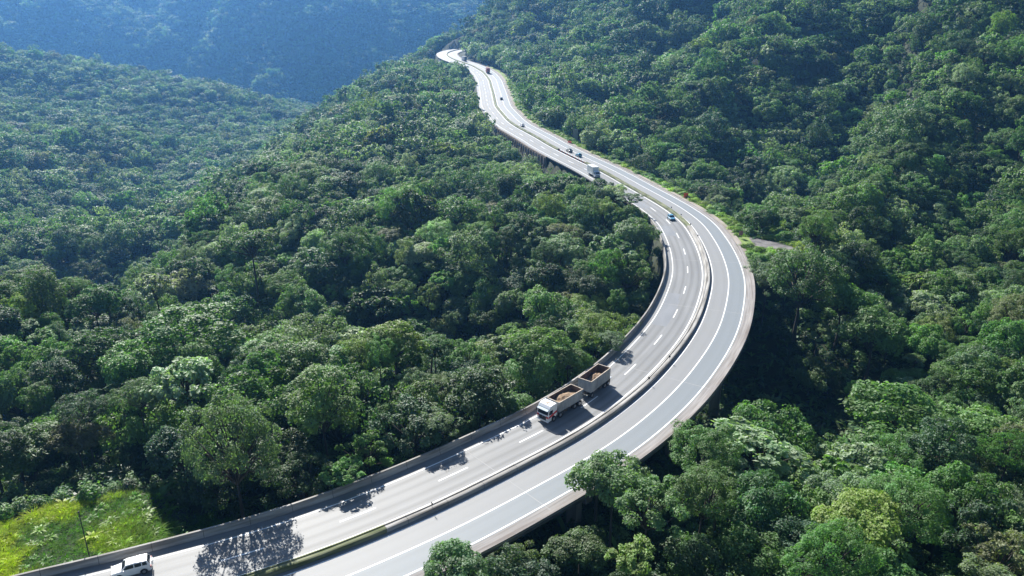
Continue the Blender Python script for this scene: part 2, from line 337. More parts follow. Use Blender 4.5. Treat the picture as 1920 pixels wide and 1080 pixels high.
# resurfaced rectangles in the inner carriageway
for (y0, y1, s0, s1) in ((137, 152, -8.2, -5.0), (152, 156, -8.2, -5.4), (203, 214, -8.9, -5.2), (236, 252, -8.3, -5.0)):
    tag(ribbon("asphalt_patch", s0, s1, .005, arc_at(y0), arc_at(y1), M_patch), kind="structure")
for yy in (87.5, 62, 118, 149, 181):   # bridge joints
    a = arc_at(yy); tag(ribbon("expansion_joint", -9.9, -.7, .006, a, a + .12, M_joint, st=.12), kind="structure"); tag(ribbon("expansion_joint", .8, 10.1, .006, a, a + .12, M_joint, st=.12), kind="structure")

# ------------------------------------------------------------------ barriers, median, viaduct, retaining wall
lb = sweep("concrete_barrier", [(-9.9, -.05), (-9.9, .18), (-10.02, .35), (-10.08, 1.05), (-10.36, 1.05), (-10.40, -.05)], 0, arc_at(258), M_conc)
tag(lb, "long weathered concrete parapet along the forest side of the inner carriageway", "barrier")
rb = sweep("concrete_kerb", [(10.25, -.05), (10.25, .30), (10.95, .34), (10.98, -.05)], 0, A_VIA1 + 6,
           noise_mat("brown stained kerb", (.15, .13, .12), (.31, .29, .275), .8, .9, 8, coord='UV', stretch=(2, .12, 1)))
tag(rb, "low brown-stained concrete kerb along the outer edge of the viaduct", "kerb")
kb = sweep("low_kerb", [(-10.05, -.3), (-10.05, .10), (-10.3, .12), (-10.3, -.3)], arc_at(258) + .02, AE, M_dirt); tag(kb, "thin dusty kerb where the upper inner carriageway meets the forest", "kerb")
kb = sweep("low_kerb", [(10.25, -.3), (10.25, .12), (10.5, .12), (10.5, -.3)], A_VIA1 + 6.02, AE, M_dirt); tag(kb, "thin dusty kerb between the outer carriageway and the grass verge", "kerb")
MP = [(-.62, -.05), (-.62, .30), (-.42, .62), (-.18, .66), (-.16, .56), (.12, .56), (.14, .66), (.42, .66), (.6, .60), (.62, -.05)]
M_med_green = noise_mat("mossy concrete", (.06, .08, .025), (.22, .23, .14), .7, .9, 8, coord='UV', stretch=(2, .3, 1))
GAP0, GAP1 = arc_at(303), arc_at(328)
mt = empty("median_barrier", rp(arc_at(150))[0]); tag(mt, "double concrete barrier running along the middle of the highway", "barrier")
def child(o, root):
    o.parent = root; o.matrix_parent_inverse = root.matrix_basis.inverted() if root.matrix_basis else o.matrix_parent_inverse
    from mathutils import Matrix
    o.matrix_parent_inverse = Matrix.Translation(root.location).inverted(); return o
for nm, a0, a1, m in (("barrier_wall", 0, arc_at(76), M_med_green), ("barrier_wall", arc_at(76) + .05, arc_at(212), M_conc), ("barrier_wall", arc_at(212) + .05, GAP0, M_med_green), ("barrier_wall", GAP1, AE, M_med_green)):
    child(sweep(nm, MP, a0, a1, m), mt)
# viaduct
via = empty("viaduct", rp(arc_at(120))[0]); tag(via, "curved concrete viaduct carrying both carriageways over the dark gully", "viaduct")
A0v, A1v = A_VIA0 - 4, A_VIA1
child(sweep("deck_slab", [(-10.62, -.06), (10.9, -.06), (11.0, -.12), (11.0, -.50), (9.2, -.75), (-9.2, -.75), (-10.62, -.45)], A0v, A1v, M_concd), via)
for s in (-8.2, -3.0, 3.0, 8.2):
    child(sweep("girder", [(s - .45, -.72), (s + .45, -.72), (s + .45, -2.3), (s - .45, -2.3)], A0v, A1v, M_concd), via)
ap = arc_at(63)
while ap < A_VIA1 - 6:
    (x, y, z), rz = rp(ap); g = float(gz(x, y)[0]); b = MB(); b.box(-.7, .7, -9.2, 9.2, z - 3.5, z - 2.28)
    bent = b.build("pier_cap", M_pier, None, .04); bent.location = (x, y, 0); bent.rotation_euler = (0, 0, rz - pi / 2 + pi / 2); child(bent, via)
    for s in (-6.2, 6.4):
        (x, y, z), rz = rp(ap, s); b = MB(); gg = float(gz(x, y)[0]) - 3
        b.loft([[(-.6, -1.0, zz), (.6, -1.0, zz), (.6, 1.0, zz), (-.6, 1.0, zz)] for zz in (gg, z - 3.48)]); b.box(-.95, .95, -1.25, 1.25, z - 4.1, z - 3.45)
        c = b.build("pier", M_pier, None, .05); c.location = (x, y, 0); c.rotation_euler = (0, 0, rz); child(c, via)
    ap += 27.0
# retaining wall with buttresses under the far inner carriageway
rw = empty("retaining_wall", rp(arc_at(345), -11)[0]); tag(rw, "rust-stained concrete retaining wall with ribs below the upper carriageway", "wall")
M_rust = noise_mat("rust stained concrete", (.10, .07, .05), (.30, .25, .21), .8, .9, 8, coord='UV', stretch=(.5, 1.6, 1))
aw0, aw1 = arc_at(318), arc_at(392)
child(sweep("wall_face", [(-10.32, .05), (-10.75, .05), (-11.3, -6.5), (-10.32, -6.5)], aw0, aw1, M_rust), rw)
a = aw0 + 1
while a < aw1:
    child(sweep("buttress", [(-10.7, -.35), (-11.15, -.35), (-11.9, -6.6), (-10.9, -6.6)], a, a + .5, M_rust, st=.5), rw); a += 3.2
# pull-out of old asphalt beside the bend, and the verge
def patch(name, cx, cy, rx, ry, rot, m, seed, n=40, dz=.06):
    r = np.random.default_rng(seed); V = []; rings = 6
    ph = r.uniform(0, 6, 4)
    for k in range(rings + 1):
        for i in range(n):
            t = 2 * pi * i / n; q = k / rings * (1 + .13 * sin(2 * t + ph[0]) + .1 * sin(3 * t + ph[1]) + .06 * sin(7 * t + ph[2]) + .04 * sin(13 * t + ph[3]))
            x, y = rx * q * cos(t), ry * q * sin(t); V.append((cx + x * cos(rot) - y * sin(rot), cy + x * sin(rot) + y * cos(rot)))
    V = np.array(V); Z = gz(V[:, 0], V[:, 1]) + dz
    F = [(k * n + i, k * n + (i + 1) % n, (k + 1) * n + (i + 1) % n, (k + 1) * n + i) for k in range(rings) for i in range(n)]
    return tag(link(name, np_mesh(name, np.c_[V, Z], [np.array(F)], [m], smooth=True)), kind="structure")
M_pull = noise_mat("old broken asphalt", (.08, .075, .078), (.19, .18, .175), .5, .95, 9, bump=.2)
patch("gravel_pullout", 70.5, 197.5, 7.5, 4.0, radians(-38), M_pull, 2, dz=.16)
M_verge = noise_mat("verge turf", (.10, .17, .03), (.24, .30, .09), .4, .95, 8, bump=.3)
V2 = ribbon("grass_verge", 10.5, 15.5, -.32, A_VIA1 + 2, arc_at(640), M_verge, ns=3); tag(V2, kind="structure")
V3 = ribbon("shoulder", 10.45, 12.2, -.06, A_VIA1 - 2, arc_at(640), noise_mat("sandy shoulder", (.2, .17, .14), (.36, .32, .28), .6, .95, 8, coord='UV', stretch=(1, .1, 1)), ns=1); tag(V3, kind="structure")
#PART3
# ------------------------------------------------------------------ foliage material
def leaf_material(name, gain=1.0, rough=.5, spec=.36, trans=.42):
    m = mat(name, (.05, .08, .03), rough, spec=spec); N, L, b = nodes(m)
    at_ = N.new("ShaderNodeAttribute"); at_.attribute_type = 'INSTANCER'; at_.attribute_name = "tint"
    lv = N.new("ShaderNodeAttribute"); lv.attribute_type = 'GEOMETRY'; lv.attribute_name = "leafvar"
    mr = N.new("ShaderNodeMapRange"); mr.inputs["To Min"].default_value = .62 * gain; mr.inputs["To Max"].default_value = 1.45 * gain; L.new(lv.outputs["Fac"], mr.inputs[0])
    mul = N.new("ShaderNodeVectorMath"); mul.operation = 'SCALE'; L.new(at_.outputs["Color"], mul.inputs[0]); L.new(mr.outputs[0], mul.inputs["Scale"])
    hs = N.new("ShaderNodeHueSaturation"); L.new(mul.outputs[0], hs.inputs["Color"])
    mh = N.new("ShaderNodeMapRange"); mh.inputs["To Min"].default_value = .48; mh.inputs["To Max"].default_value = .515; L.new(lv.outputs["Fac"], mh.inputs[0]); L.new(mh.outputs[0], hs.inputs["Hue"])
    L.new(hs.outputs[0], b.inputs["Base Color"])
    tr = N.new("ShaderNodeBsdfTranslucent"); sc = N.new("ShaderNodeVectorMath"); sc.operation = 'MULTIPLY'; sc.inputs[1].default_value = (1.2, 1.45, .5)
    L.new(hs.outputs[0], sc.inputs[0]); L.new(sc.outputs[0], tr.inputs[0])
    mx = N.new("ShaderNodeMixShader"); mx.inputs[0].default_value = trans
    L.new(b.outputs[0], mx.inputs[1]); L.new(tr.outputs[0], mx.inputs[2]); L.new(mx.outputs[0], N["Material Output"].inputs[0])
    return m
M_leaf = leaf_material("leaves"); M_bark = noise_mat("bark", (.035, .03, .024), (.10, .09, .075), 1.5, .95, 6, stretch=(1, 1, .25))
M_grassleaf = leaf_material("grass blades", 1.0, .6, .2, .62)

# ------------------------------------------------------------------ crown meshes
def unit(v): return v / (np.linalg.norm(v, axis=-1, keepdims=True) + 1e-9)
def leaf_quads(P, Nn, L, Wd, rng, droop=0):
    n = len(P); T = unit(np.cross(Nn, rng.normal(size=(n, 3)))); B = np.cross(Nn, T); T = unit(T - np.array([0, 0, droop])[None]); L = L[:, None]; Wd = Wd[:, None]
    V = np.stack([P - T * L / 2, P + B * Wd / 2, P + T * L / 2 - Nn * L * .12, P - B * Wd / 2], 1).reshape(-1, 3)
    return V, np.arange(4 * n).reshape(-1, 4)
def tubes(segs, n=5):
    V = []; F = []
    for p0, p1, r0, r1 in segs:
        p0 = np.array(p0, float); p1 = np.array(p1, float); d = unit(p1 - p0); a = unit(np.cross(d, (.3, .9, .1))); b = np.cross(d, a); k = len(V)
        for p, r in ((p0, r0), (p1, r1)):
            for i in range(n): t = 2 * pi * i / n; V.append(p + r * (cos(t) * a + sin(t) * b))
        F += [(k + i, k + (i + 1) % n, k + n + (i + 1) % n, k + n + i) for i in range(n)]
    return np.array(V), np.array(F)
KIND = {  # clumps, clump radius, vertical ratio, min z dir, leaf length, leaf width, outward bias, openness
 'dome':    dict(nc=30, cr=(1.1, 1.9), vz=.72, zmin=-.35, ll=.42, lw=.24, up=.55, sq=.75),
 'tall':    dict(nc=36, cr=(1.0, 1.8), vz=1.25, zmin=-.7, ll=.40, lw=.22, up=.5, sq=.85),
 'umbrella':dict(nc=34, cr=(.9, 1.5), vz=.34, zmin=-.1, ll=.30, lw=.20, up=.8, sq=.42),
 'loose':   dict(nc=22, cr=(.8, 1.4), vz=.85, zmin=-.5, ll=.50, lw=.24, up=.6, sq=.7),
 'fine':    dict(nc=60, cr=(.7, 1.2), vz=.85, zmin=-.45, ll=.24, lw=.14, up=.45, sq=.8),
 'big':     dict(nc=26, cr=(.9, 1.5), vz=.62, zmin=-.25, ll=.72, lw=.40, up=.85, sq=.6),
 'column':  dict(nc=44, cr=(1.2, 2.0), vz=2.0, zmin=-.95, ll=.40, lw=.20, up=.1, sq=1.3),
}
def make_crown(kind, seed, nleaf, lscale=1.0):
    """crown about its own centre, radius 5 m; returns leaf arrays and limb segments"""
    k = KIND[kind]; rng = np.random.default_rng(seed); R = 5.0 if kind != 'column' else 3.6; nc = k['nc']
    d = unit(rng.normal(size=(nc * 6, 3))); d = d[d[:, 2] > k['zmin']]
    # spread the clump directions
    sel = [0]
    for _ in range(nc - 1):
        m = (d @ d[sel].T).max(1); sel.append(int((m + rng.random(len(d)) * .25).argmin()))
    d = d[sel]; cr = rng.uniform(*k['cr'], nc); ell = np.array([1, 1, k['vz']])
    lump = 1 + .27 * np.sin(3 * np.arctan2(d[:, 1], d[:, 0]) + seed) * np.abs(d[:, 2] < .8) + rng.uniform(-.30, .14, nc)
    C = d * ell * ((R - cr * .8) * lump)[:, None]
    if kind == 'umbrella': C[:, 2] = 1.6 * (1 - (np.hypot(C[:, 0], C[:, 1]) / R) ** 2) + rng.normal(0, .25, nc) - .4; C[:, :2] *= (rng.uniform(.35, 1.05, nc) / np.maximum(.4, np.hypot(d[:, 0], d[:, 1])))[:, None]
    wgt = cr ** 2; ci = rng.choice(nc, nleaf, p=wgt / wgt.sum()); c = C[ci]; r = cr[ci]
    out = unit(c * np.array([1, 1, 1 / max(.3, k['vz'])]) + 1e-6)
    q = unit(rng.normal(size=(nleaf, 3)) + out * .75 + np.array([0, 0, k['up']]))
    P = c + q * np.array([1, 1, k['sq']]) * (r * rng.uniform(.62, 1.08, nleaf) ** .7)[:, None]
    # small twig-level clusters give the leaf surface its grain
    tw = np.floor(P / .55); hsh = np.sin(tw @ np.array([12.9898, 78.233, 37.719])) * 43758.5; hsh -= np.floor(hsh)
    P += q * ((hsh - .5) * .55)[:, None]
    Nn = unit(q * .75 + np.array([0, 0, .55]) + rng.normal(0, .42, (nleaf, 3)))
    ll = k['ll'] * lscale * rng.uniform(.7, 1.3, nleaf); V, F = leaf_quads(P, Nn, ll, ll * k['lw'] / k['ll'], rng)
    clv = rng.random(nc); var = np.clip(.5 * clv[ci] + .3 * hsh + .35 * rng.random(nleaf) - .08, 0, 1)
    base = np.array([0, 0, -R * k['vz'] * .95 if kind != 'umbrella' else -2.6]); segs = []
    for i in range(nc):
        if i % 2 == 0 or kind in ('loose', 'umbrella', 'big'):
            mid = base * .45 + C[i] * .45 + rng.normal(0, .25, 3); segs += [(base + [0, 0, .0], mid, .20, .11), (mid, C[i] + [0, 0, -.1], .11, .04)]
    return V, F, np.repeat(var, 4), segs, -base[2]
def plant_mesh(kind, seed):
    rng = np.random.default_rng(seed)
    if kind == 'shrub':
        n = 420; q = unit(rng.normal(size=(n, 3)) + [0, 0, .5]); P = q * [1.3, 1.3, 1.0] * (rng.uniform(.5, 1.05, n) * (1 + .3 * np.sin(q[:, 0] * 5 + seed)))[:, None] + [0, 0, .7]
        V, F = leaf_quads(P, unit(q + [0, 0, .6] + rng.normal(0, .4, (n, 3))), rng.uniform(.25, .5, n), rng.uniform(.14, .26, n), rng); return V, F, np.repeat(rng.random(n), 4)
    # arching blades: fern / banana / grass
    nb, Ln, Wd, seg, spread = {'fern': (22, 1.7, .32, 4, 1.0), 'banana': (9, 2.6, .62, 5, .8), 'grass': (40, .95, .075, 4, 1.1), 'reed': (30, 1.4, .10, 4, .8)}[kind]
    V = []; F = []; var = []
    for i in range(nb):
        t = rng.uniform(0, 2 * pi); L = Ln * rng.uniform(.6, 1.2); el = rng.uniform(.5, 1.35) if kind != 'fern' else rng.uniform(.2, 1.1)
        o = np.array([cos(t), sin(t), 0]) * rng.uniform(0, .35 if kind in ('grass', 'reed') else .1); side = np.array([-sin(t), cos(t), 0]); p = o.copy(); w0 = Wd * rng.uniform(.7, 1.2); v_ = rng.random()
        for s in range(seg + 1):
            f = s / seg; wd = w0 * (math.sin(pi * min(1, .15 + f * .85)) if kind in ('banana', 'fern') else (1 - f * .9)); V += [p - side * wd / 2, p + side * wd / 2 + [0, 0, 0]]; var += [v_, v_]
            e = el - f * spread * 1.5; p = p + np.array([cos(t) * cos(e), sin(t) * cos(e), sin(e)]) * L / seg
            if s: k = len(V); F.append((k - 4, k - 3, k - 1, k - 2))
    return np.array(V), np.array(F), np.array(var)

PROTO = bpy.data.collections.new("tree_sources")          # not linked to the scene: only instanced
KORD = ['dome', 'tall', 'umbrella', 'loose', 'fine', 'big', 'column']
CROWN = {}                                                 # (kind, variant) -> (crown mesh, branch mesh, base depth)
NV = {'dome': 4, 'tall': 3, 'umbrella': 2, 'loose': 3, 'fine': 4, 'big': 3, 'column': 1}
NL = {'dome': 8500, 'tall': 9500, 'umbrella': 7500, 'loose': 4800, 'fine': 15000, 'big': 2900, 'column': 9000}
for kn in KORD:
    for v in range(NV[kn]):
        V, F, var, segs, bd = make_crown(kn, 11 * v + 5 + len(kn), NL[kn]); cm = np_mesh("crown", V, [F], [M_leaf], attrs={'leafvar': var})
        bv, bf = tubes(segs); CROWN[kn, v] = (cm, np_mesh("branches", bv, [bf], [M_bark], smooth=True), bd)
def trunk_mesh(seed):
    rng = np.random.default_rng(seed); V = []; F = []; n = 8; lv = 7
    for k in range(lv + 1):
        f = k / lv; r = .34 * (1 - .55 * f) + .16 * math.exp(-f * 14); cx, cy = .25 * sin(f * 2.4 + seed) - .25 * sin(seed), .2 * sin(f * 3 + seed * 2) - .2 * sin(2 * seed)
        for i in range(n): t = 2 * pi * i / n; rr = r * (1 + .1 * sin(3 * t + seed)); V.append((cx + rr * cos(t), cy + rr * sin(t), f))
        if k: b = (k - 1) * n; F += [(b + i, b + (i + 1) % n, b + n + (i + 1) % n, b + n + i) for i in range(n)]
    V = np.array(V); V[:, :2] -= V[-n:, :2].mean(0) * np.clip(V[:, 2:], 0, 1); return np_mesh("trunk", V, [np.array(F)], [M_bark], smooth=True)
TRUNK = [trunk_mesh(s) for s in (1, 2, 3)]
def proto_tree(name, kn, seed, nleaf, ls, trunk=9.0):
    V, F, var, segs, bd = make_crown(kn, seed, nleaf, ls); segs = segs[::3] + [((0, 0, -bd + .2), (0, 0, -bd - trunk), .26, .4)]
    bv, bf = tubes(segs, 4); n = len(V); me = np_mesh(name, np.vstack([V, bv]), [F, bf + n], [M_leaf, M_bark], mi=[0] * len(F) + [1] * len(bf), attrs={'leafvar': np.r_[var, np.zeros(len(bv))]})
    o = bpy.data.objects.new(name, me); PROTO.objects.link(o)
MIDK = ['dome', 'tall', 'loose', 'fine', 'big', 'umbrella', 'dome', 'fine']
for i, kn in enumerate(MIDK): proto_tree("a%02d_mid" % i, kn, 40 + i * 3, 5200 if kn != 'big' else 2600, 1.2 if kn not in ('big', 'fine') else (.9 if kn == 'big' else 1.7))
for i, kn in enumerate(MIDK): proto_tree("b%02d_far" % i, kn, 70 + i * 3, 1300, 2.0 if kn not in ('big', 'fine') else (1.35 if kn == 'big' else 3.1))
for i, (kn, sd_) in enumerate((('shrub', 1), ('shrub', 2), ('fern', 3), ('fern', 4), ('banana', 5), ('banana', 6), ('grass', 7), ('grass', 8), ('reed', 9), ('reed', 10))):
    V, F, var = plant_mesh(kn, sd_); me = np_mesh(kn, V, [F], [M_grassleaf if kn in ('grass', 'reed') else M_leaf], attrs={'leafvar': var}); o = bpy.data.objects.new("c%02d_%s" % (i, kn), me); PROTO.objects.link(o)
IMID, IFAR, IPL = 0, len(MIDK), 2 * len(MIDK)

# ------------------------------------------------------------------ tints (leaf reflectance, linear)
TINT = [  # word, colour, weight
 ("dark green", (.036, .090, .020), 2.4), ("bluish green", (.040, .110, .042), 1.8), ("mid green", (.070, .170, .030), 4.2), ("fresh green", (.09, .215, .032), 2.0),
 ("grey-green", (.115, .205, .080), 2.6), ("silvery pale green", (.20, .29, .16), 1.2), ("yellow-green", (.15, .23, .028), .35), ("olive brown", (.13, .15, .06), .25)]
TW = np.array([t[2] for t in TINT]); TW /= TW.sum(); TC = np.array([t[1] for t in TINT]); TC = 1.14 * TC; TC = TC * .74 + (TC @ np.array([.25, .65, .10]))[:, None] * .26 * np.array([1, 1, .85])

# ------------------------------------------------------------------ where the trees stand
HERO = [  # photo u, v of the crown centre, distance, kind, tint, crown radius, vertical stretch
 (432,828,84,'fine',4,5.7,1.4),(630,780,107,'fine',2,8.2,1.1),(345,720,104,'big',5,6.0,1),(590,650,124,'fine',4,6.6,1),(80,565,148,'column',0,5.2,1.15),(175,570,150,'dome',2,4.8,1),(290,540,158,'big',5,4.6,1.1),
 (775,805,98,'loose',1,5.6,.9),(900,740,108,'dome',0,6.2,1),(850,395,216,'umbrella',2,9.0,1.1),(1150,636,128,'umbrella',4,2.9,.9),(1134,388,225,'column',6,3.0,.9),(1182,372,226,'loose',4,4.4,.42),
 (1190,440,196,'dome',4,6.2,.9),(1150,470,188,'big',4,6.4,.9),(1505,520,166,'fine',2,9.5,.95),(1440,520,170,'fine',4,5.5,.9),(1580,560,160,'dome',2,6.0,1),(1700,800,112,'dome',3,9.5,.8),(1150,905,80,'dome',4,4.6,1.1),(1120,890,83,'big',4,3.2,1),
 (850,1075,61.5,'dome',4,3.6,1),(1215,950,72,'loose',4,3.9,1),(1320,850,93,'fine',2,5.4,.9),(1425,850,94,'big',5,6.2,.85),(1190,1050,63,'big',6,2.7,.9),(1165,270,330,'big',5,8.5,1.2),(1640,620,148,'dome',3,6.5,1),(1850,800,112,'umbrella',3,7.5,1),
 (600,750,97,'tall',3,5.2,.9),(250,690,118,'dome',3,6.0,1),(150,790,108,'big',1,6.0,1),(60,840,104,'big',3,5.2,1),(1000,640,122,'umbrella',3,5.5,1),(740,640,122,'dome',6,5.2,.9),(470,455,185,'umbrella',2,7.5,1),(820,440,200,'fine',5,5.2,1),
 (1320,930,78,'fine',2,4.4,1),(1440,950,80,'dome',1,5.2,1),(1620,980,74,'dome',6,5.0,.9),(1700,950,78,'fine',3,4.8,1),(1560,1040,66,'fine',3,4.2,1),(530,860,92,'dome',0,5.0,1),(690,845,95,'loose',3,3.4,1),(814,792,96.5,'umbrella',4,3.6,.9),(345,850,92,'dome',1,5.0,1),
 (1000,690,119,'tall',3,4.6,.9),(1065,672,122,'dome',3,3.6,.9),(975,765,108,'dome',3,3.0,.9),(640,860,85,'big',3,2.6,.9)]
rng = np.random.default_rng(21); T = []      # x, y, ground z, crown centre z, radius, vertical stretch, kind, variant, tint idx, colour, hero
for (u, v, D, kn, ti, R, vs) in HERO:
    x, y, z = at(u, v, D); g = float(gz(x, y)[0]); bd = CROWN[kn, 0][2] * R / 5 * vs
    s_, a_, z_ = road_of([x], [y])
    if D < 125 and -38 < s_[0] < 0 and len(T) > 0 and not (kn == 'umbrella' and D < 100): z = min(z, 1.5 + (abs(s_[0]) - 9.5) * .60 + 1.0 - .6 * R)
    z = max(z, g + bd * .8 + .6); T.append([x, y, g, z, R, vs, kn, int(rng.integers(NV[kn])), ti, True])
hx = np.array([(t[0], t[1], t[4]) for t in T])
def jgrid(x0, x1, y0, y1, st):
    X, Y = np.meshgrid(np.arange(x0, x1, st), np.arange(y0, y1, st)); X = X + (np.arange(X.shape[0]) % 2)[:, None] * st / 2
    return (X + rng.uniform(-.33, .33, X.shape) * st).ravel(), (Y + rng.uniform(-.33, .33, X.shape) * st).ravel()
P = []
for (x0, x1, y0, y1, st) in ((-190, 190, 32, 260, 5.7), (-330, 330, 260, 470, 6.0), (-620, 420, 470, 1010, 6.8), (-1700, 40, 1010, 2100, 12.5)):
    X, Y = jgrid(x0, x1, y0, y1, st)
    u, v, d = cam_proj(np.c_[X, Y, np.zeros(len(X))]); k = (np.abs(X / Y) < .86)
    P.append(np.c_[X[k], Y[k], np.full(k.sum(), st)])
P = np.vstack(P); G = gz(P[:, 0], P[:, 1]); u, v, d = cam_proj(np.c_[P[:, :2], G + 10])
k = (u > -260) & (u < 2180) & (v > -170) & (v < 1350) & (G < 480); P, G = P[k], G[k]
# lone side strips that only cast or fill from a side step are kept by the margins above
n = len(P); size = np.exp(rng.normal(0, .27, n)) * (1 + .22 * vnoise(P[:, 0], P[:, 1], 1 / 30., 2)); Rr = np.clip(P[:, 2] * .69 * size, 2.6, 9.2)
s, a, z = road_of(P[:, 0], P[:, 1]); via_ = (a > A_VIA0 - 8) & (a < A_VIA1)
lim = np.where(s < 0, 10.6 + .80 * Rr, np.where(via_, np.where(P[:, 1] < 108, 11.6 + .72 * Rr, 12.0 + .95 * Rr), np.where(a < arc_at(262), 16.5, np.where(a < arc_at(330), 14.5, 13.0)) + .85 * Rr))
lim = np.where((s > 0) & (P[:, 1] > 560), 12.0 + .7 * Rr, lim)
lim = np.where((s < 0) & (a > arc_at(640)), 14 + 1.4 * Rr, lim)
far_u = np.abs(s) > lim
low = (np.abs(s) < lim) & via_ & (np.abs(s) > 0) & (G < z - 7.5) & (s < 12)
clear = (np.hypot((P[:, 0] - 69) / 1.2, P[:, 1] - 195) < 9.5 + .5 * Rr) | (np.hypot((P[:, 0] - 69) / .95, P[:, 1] - 183) < 8 + .55 * Rr) | ((a < A_VIA0 + 24) & (s < 0) & (s > -36 - .5 * Rr) & (P[:, 0] < -40)) 
# dark gully floor beside the bend: no trees, only ferns
gully = (np.hypot((P[:, 0] - 57) / .8, (P[:, 1] - 133) / 1.55) < 15 + .5 * Rr) & (s > 0)
hd = np.sqrt((P[:, None, 0] - hx[None, :, 0]) ** 2 + (P[:, None, 1] - hx[None, :, 1]) ** 2)
ok = far_u & ~clear & ~gully & (hd > .62 * (Rr[:, None] + hx[None, :, 2])).all(1)
ok &= ~((s < 0) & (s > -24) & (P[:, 1] < 112) & (G + .9 * Rr + 1.5 > 1.0 + (np.abs(s) - 9.5) * .55))
ok &= ~((np.abs(P[:, 0] - .11 * P[:, 1]) < .8 * Rr + 3.2) & (P[:, 1] > 225) & (P[:, 1] < 281) & (G + 9 + Rr > 62 - 60 * P[:, 1] / 281.) & (s < 0))
P, G, Rr, s, a = P[ok], G[ok], Rr[ok], s[ok], a[ok]; n = len(P)
KW = np.array([4.2, 1.5, 1.1, 1.7, 3.6, 1.7, .0]); KW /= KW.sum(); kk = rng.choice(7, n, p=KW)
tv = TW[None] * np.exp(0.85 * np.stack([vnoise(P[:, 0], P[:, 1], 1 / 28., q % 4) * (1 if q < 4 else -1) for q in range(8)], 1)); tv /= tv.sum(1, keepdims=True)
ti = (tv.cumsum(1) < rng.random(n)[:, None]).sum(1).clip(0, 7)
ht = np.clip(9.6 + 2.6 * (Rr / 4.6 - 1) + rng.normal(0, 1.6, n) + 1.5 * vnoise(P[:, 0], P[:, 1], 1 / 22., 1), 5.5, 17)        # height of the crown centre
topcap = 1.5 + (np.abs(s) - 9.5) * .62; nb = (s < 0) & (s > -38) & (P[:, 1] < 125); ht = np.where(nb, np.minimum(ht, topcap - G - .6 * Rr + 1.4), ht)
ht = np.where((s < 0) & (s > -19) & (P[:, 1] > 150), ht - 1.5, ht); ht = np.where((s < 0) & (s > -24) & (P[:, 1] > 258) & (P[:, 1] < 292), ht - 2.6, ht); ht = np.where((s < 0) & (s > -60) & (a > arc_at(640)), ht - 2.5, ht)
for i in range(n):
    kn = KORD[kk[i]]; vs = float(np.clip(rng.normal(1.02, .2), .7, 1.5)); bd = CROWN[kn, 0][2] * Rr[i] / 5 * vs
    T.append([P[i, 0], P[i, 1], G[i], G[i] + max(ht[i] - 2.0, bd * .8 + .8), Rr[i], vs, kn, int(rng.integers(NV[kn])), int(ti[i]), False])
# ------------------------------------------------------------------ which 300 show largest: coarse visibility count
tx = np.array([[t[0], t[1], t[3], t[4], t[5]] for t in T]); uu, vv, dd = cam_proj(tx[:, :3]); SC = .3
idb = np.full((int(1080 * SC), int(1920 * SC)), -1, int); yy_, xx_ = np.mgrid[0:idb.shape[0], 0:idb.shape[1]]
for i in np.argsort(-dd):
    if dd[i] > 420: continue
    rx = tx[i, 3] * FPX / dd[i] * SC; ry = rx * (.62 + .38 * (T[i][5] if T[i][6] in ('tall', 'column') else .8)); cx, cy = uu[i] * SC, vv[i] * SC
    x0, x1, y0, y1 = int(max(0, cx - rx)), int(min(idb.shape[1], cx + rx + 1)), int(max(0, cy - ry)), int(min(idb.shape[0], cy + ry + 1))
    if x1 <= x0 or y1 <= y0: continue
    m = ((xx_[y0:y1, x0:x1] - cx) / rx) ** 2 + ((yy_[y0:y1, x0:x1] - cy) / ry) ** 2 < 1; idb[y0:y1, x0:x1][m] = i
cnt = np.bincount(idb[idb >= 0].ravel(), minlength=len(T)); order = np.argsort(-cnt)[:300]; solo = set(int(i) for i in order if cnt[i] > 8)
print("trees", len(T), "solo", len(solo), "smallest", cnt[order[-1]])

# labels ------------------------------------------------------------------
SHAPE = {'dome': "round-crowned tree", 'tall': "tall-crowned tree", 'umbrella': "flat umbrella tree", 'loose': "open tree", 'fine': "fine-leaved tree", 'big': "broad-leaved tree", 'column': "vine-draped tree"}
def place(u, v, x, y, s, a):
    if s < 0:
        near = s > -22
        if a < A_VIA0 + 22 and near: return "by the yellow-green grass patch"
        if near and y < 112: return "by the parapet below the dump truck"
        if near and y < 150: return "by the parapet above the dump truck"
        if near and y < 205: return "inside the sharp bend beside the parapet"
        if near and y < 300: return "by the inner lane near the box truck"
        if y < 112: return "on the near left slope" if u < 420 else "on the knoll left of the dump truck"
        if y < 165: return "on the left forest edge" if u < 300 else ("on the knoll before the gully" if u < 760 else "in the hollow inside the bend")
        if y < 250: return "above the dark gully" if u > 560 else "at the mouth of the left valley"
        return "on the spur left of the upper road" if u > 560 else "in the left valley"
    if y < 80: return "below the viaduct at lower middle" if u < 1400 else "in the lower right corner"
    if y < 105: return "right of the near viaduct pier" if u < 1500 else "on the lower right slope"
    if y < 150: return "beyond the far viaduct pier" if u < 1600 else "on the right-hand knoll"
    if y < 205: return "right of the bend by the pull-out" if u < 1640 else "along the right-hand gully"
    if y < 280: return "on the slope above the pull-out" if u < 1500 else "midway up the right slope"
    return "on the slope above the verge" if s < 60 else "high on the right slope"
def ordw(k): return ["", "second ", "third ", "fourth ", "fifth ", "sixth ", "seventh ", "eighth ", "ninth ", "tenth ", "eleventh ", "twelfth "][k]
rs, ra, rz_ = road_of(tx[:, 0], tx[:, 1]); bins = {}
for i in solo:
    t = T[i]; sz = "small " if t[4] < 3.7 else ("big " if t[4] > 5.6 else "")
    key = (sz + TINT[t[8]][0] + " " + SHAPE[t[6]], place(uu[i], vv[i], t[0], t[1], rs[i], ra[i])); bins.setdefault(key, []).append(i)
LAB = {}
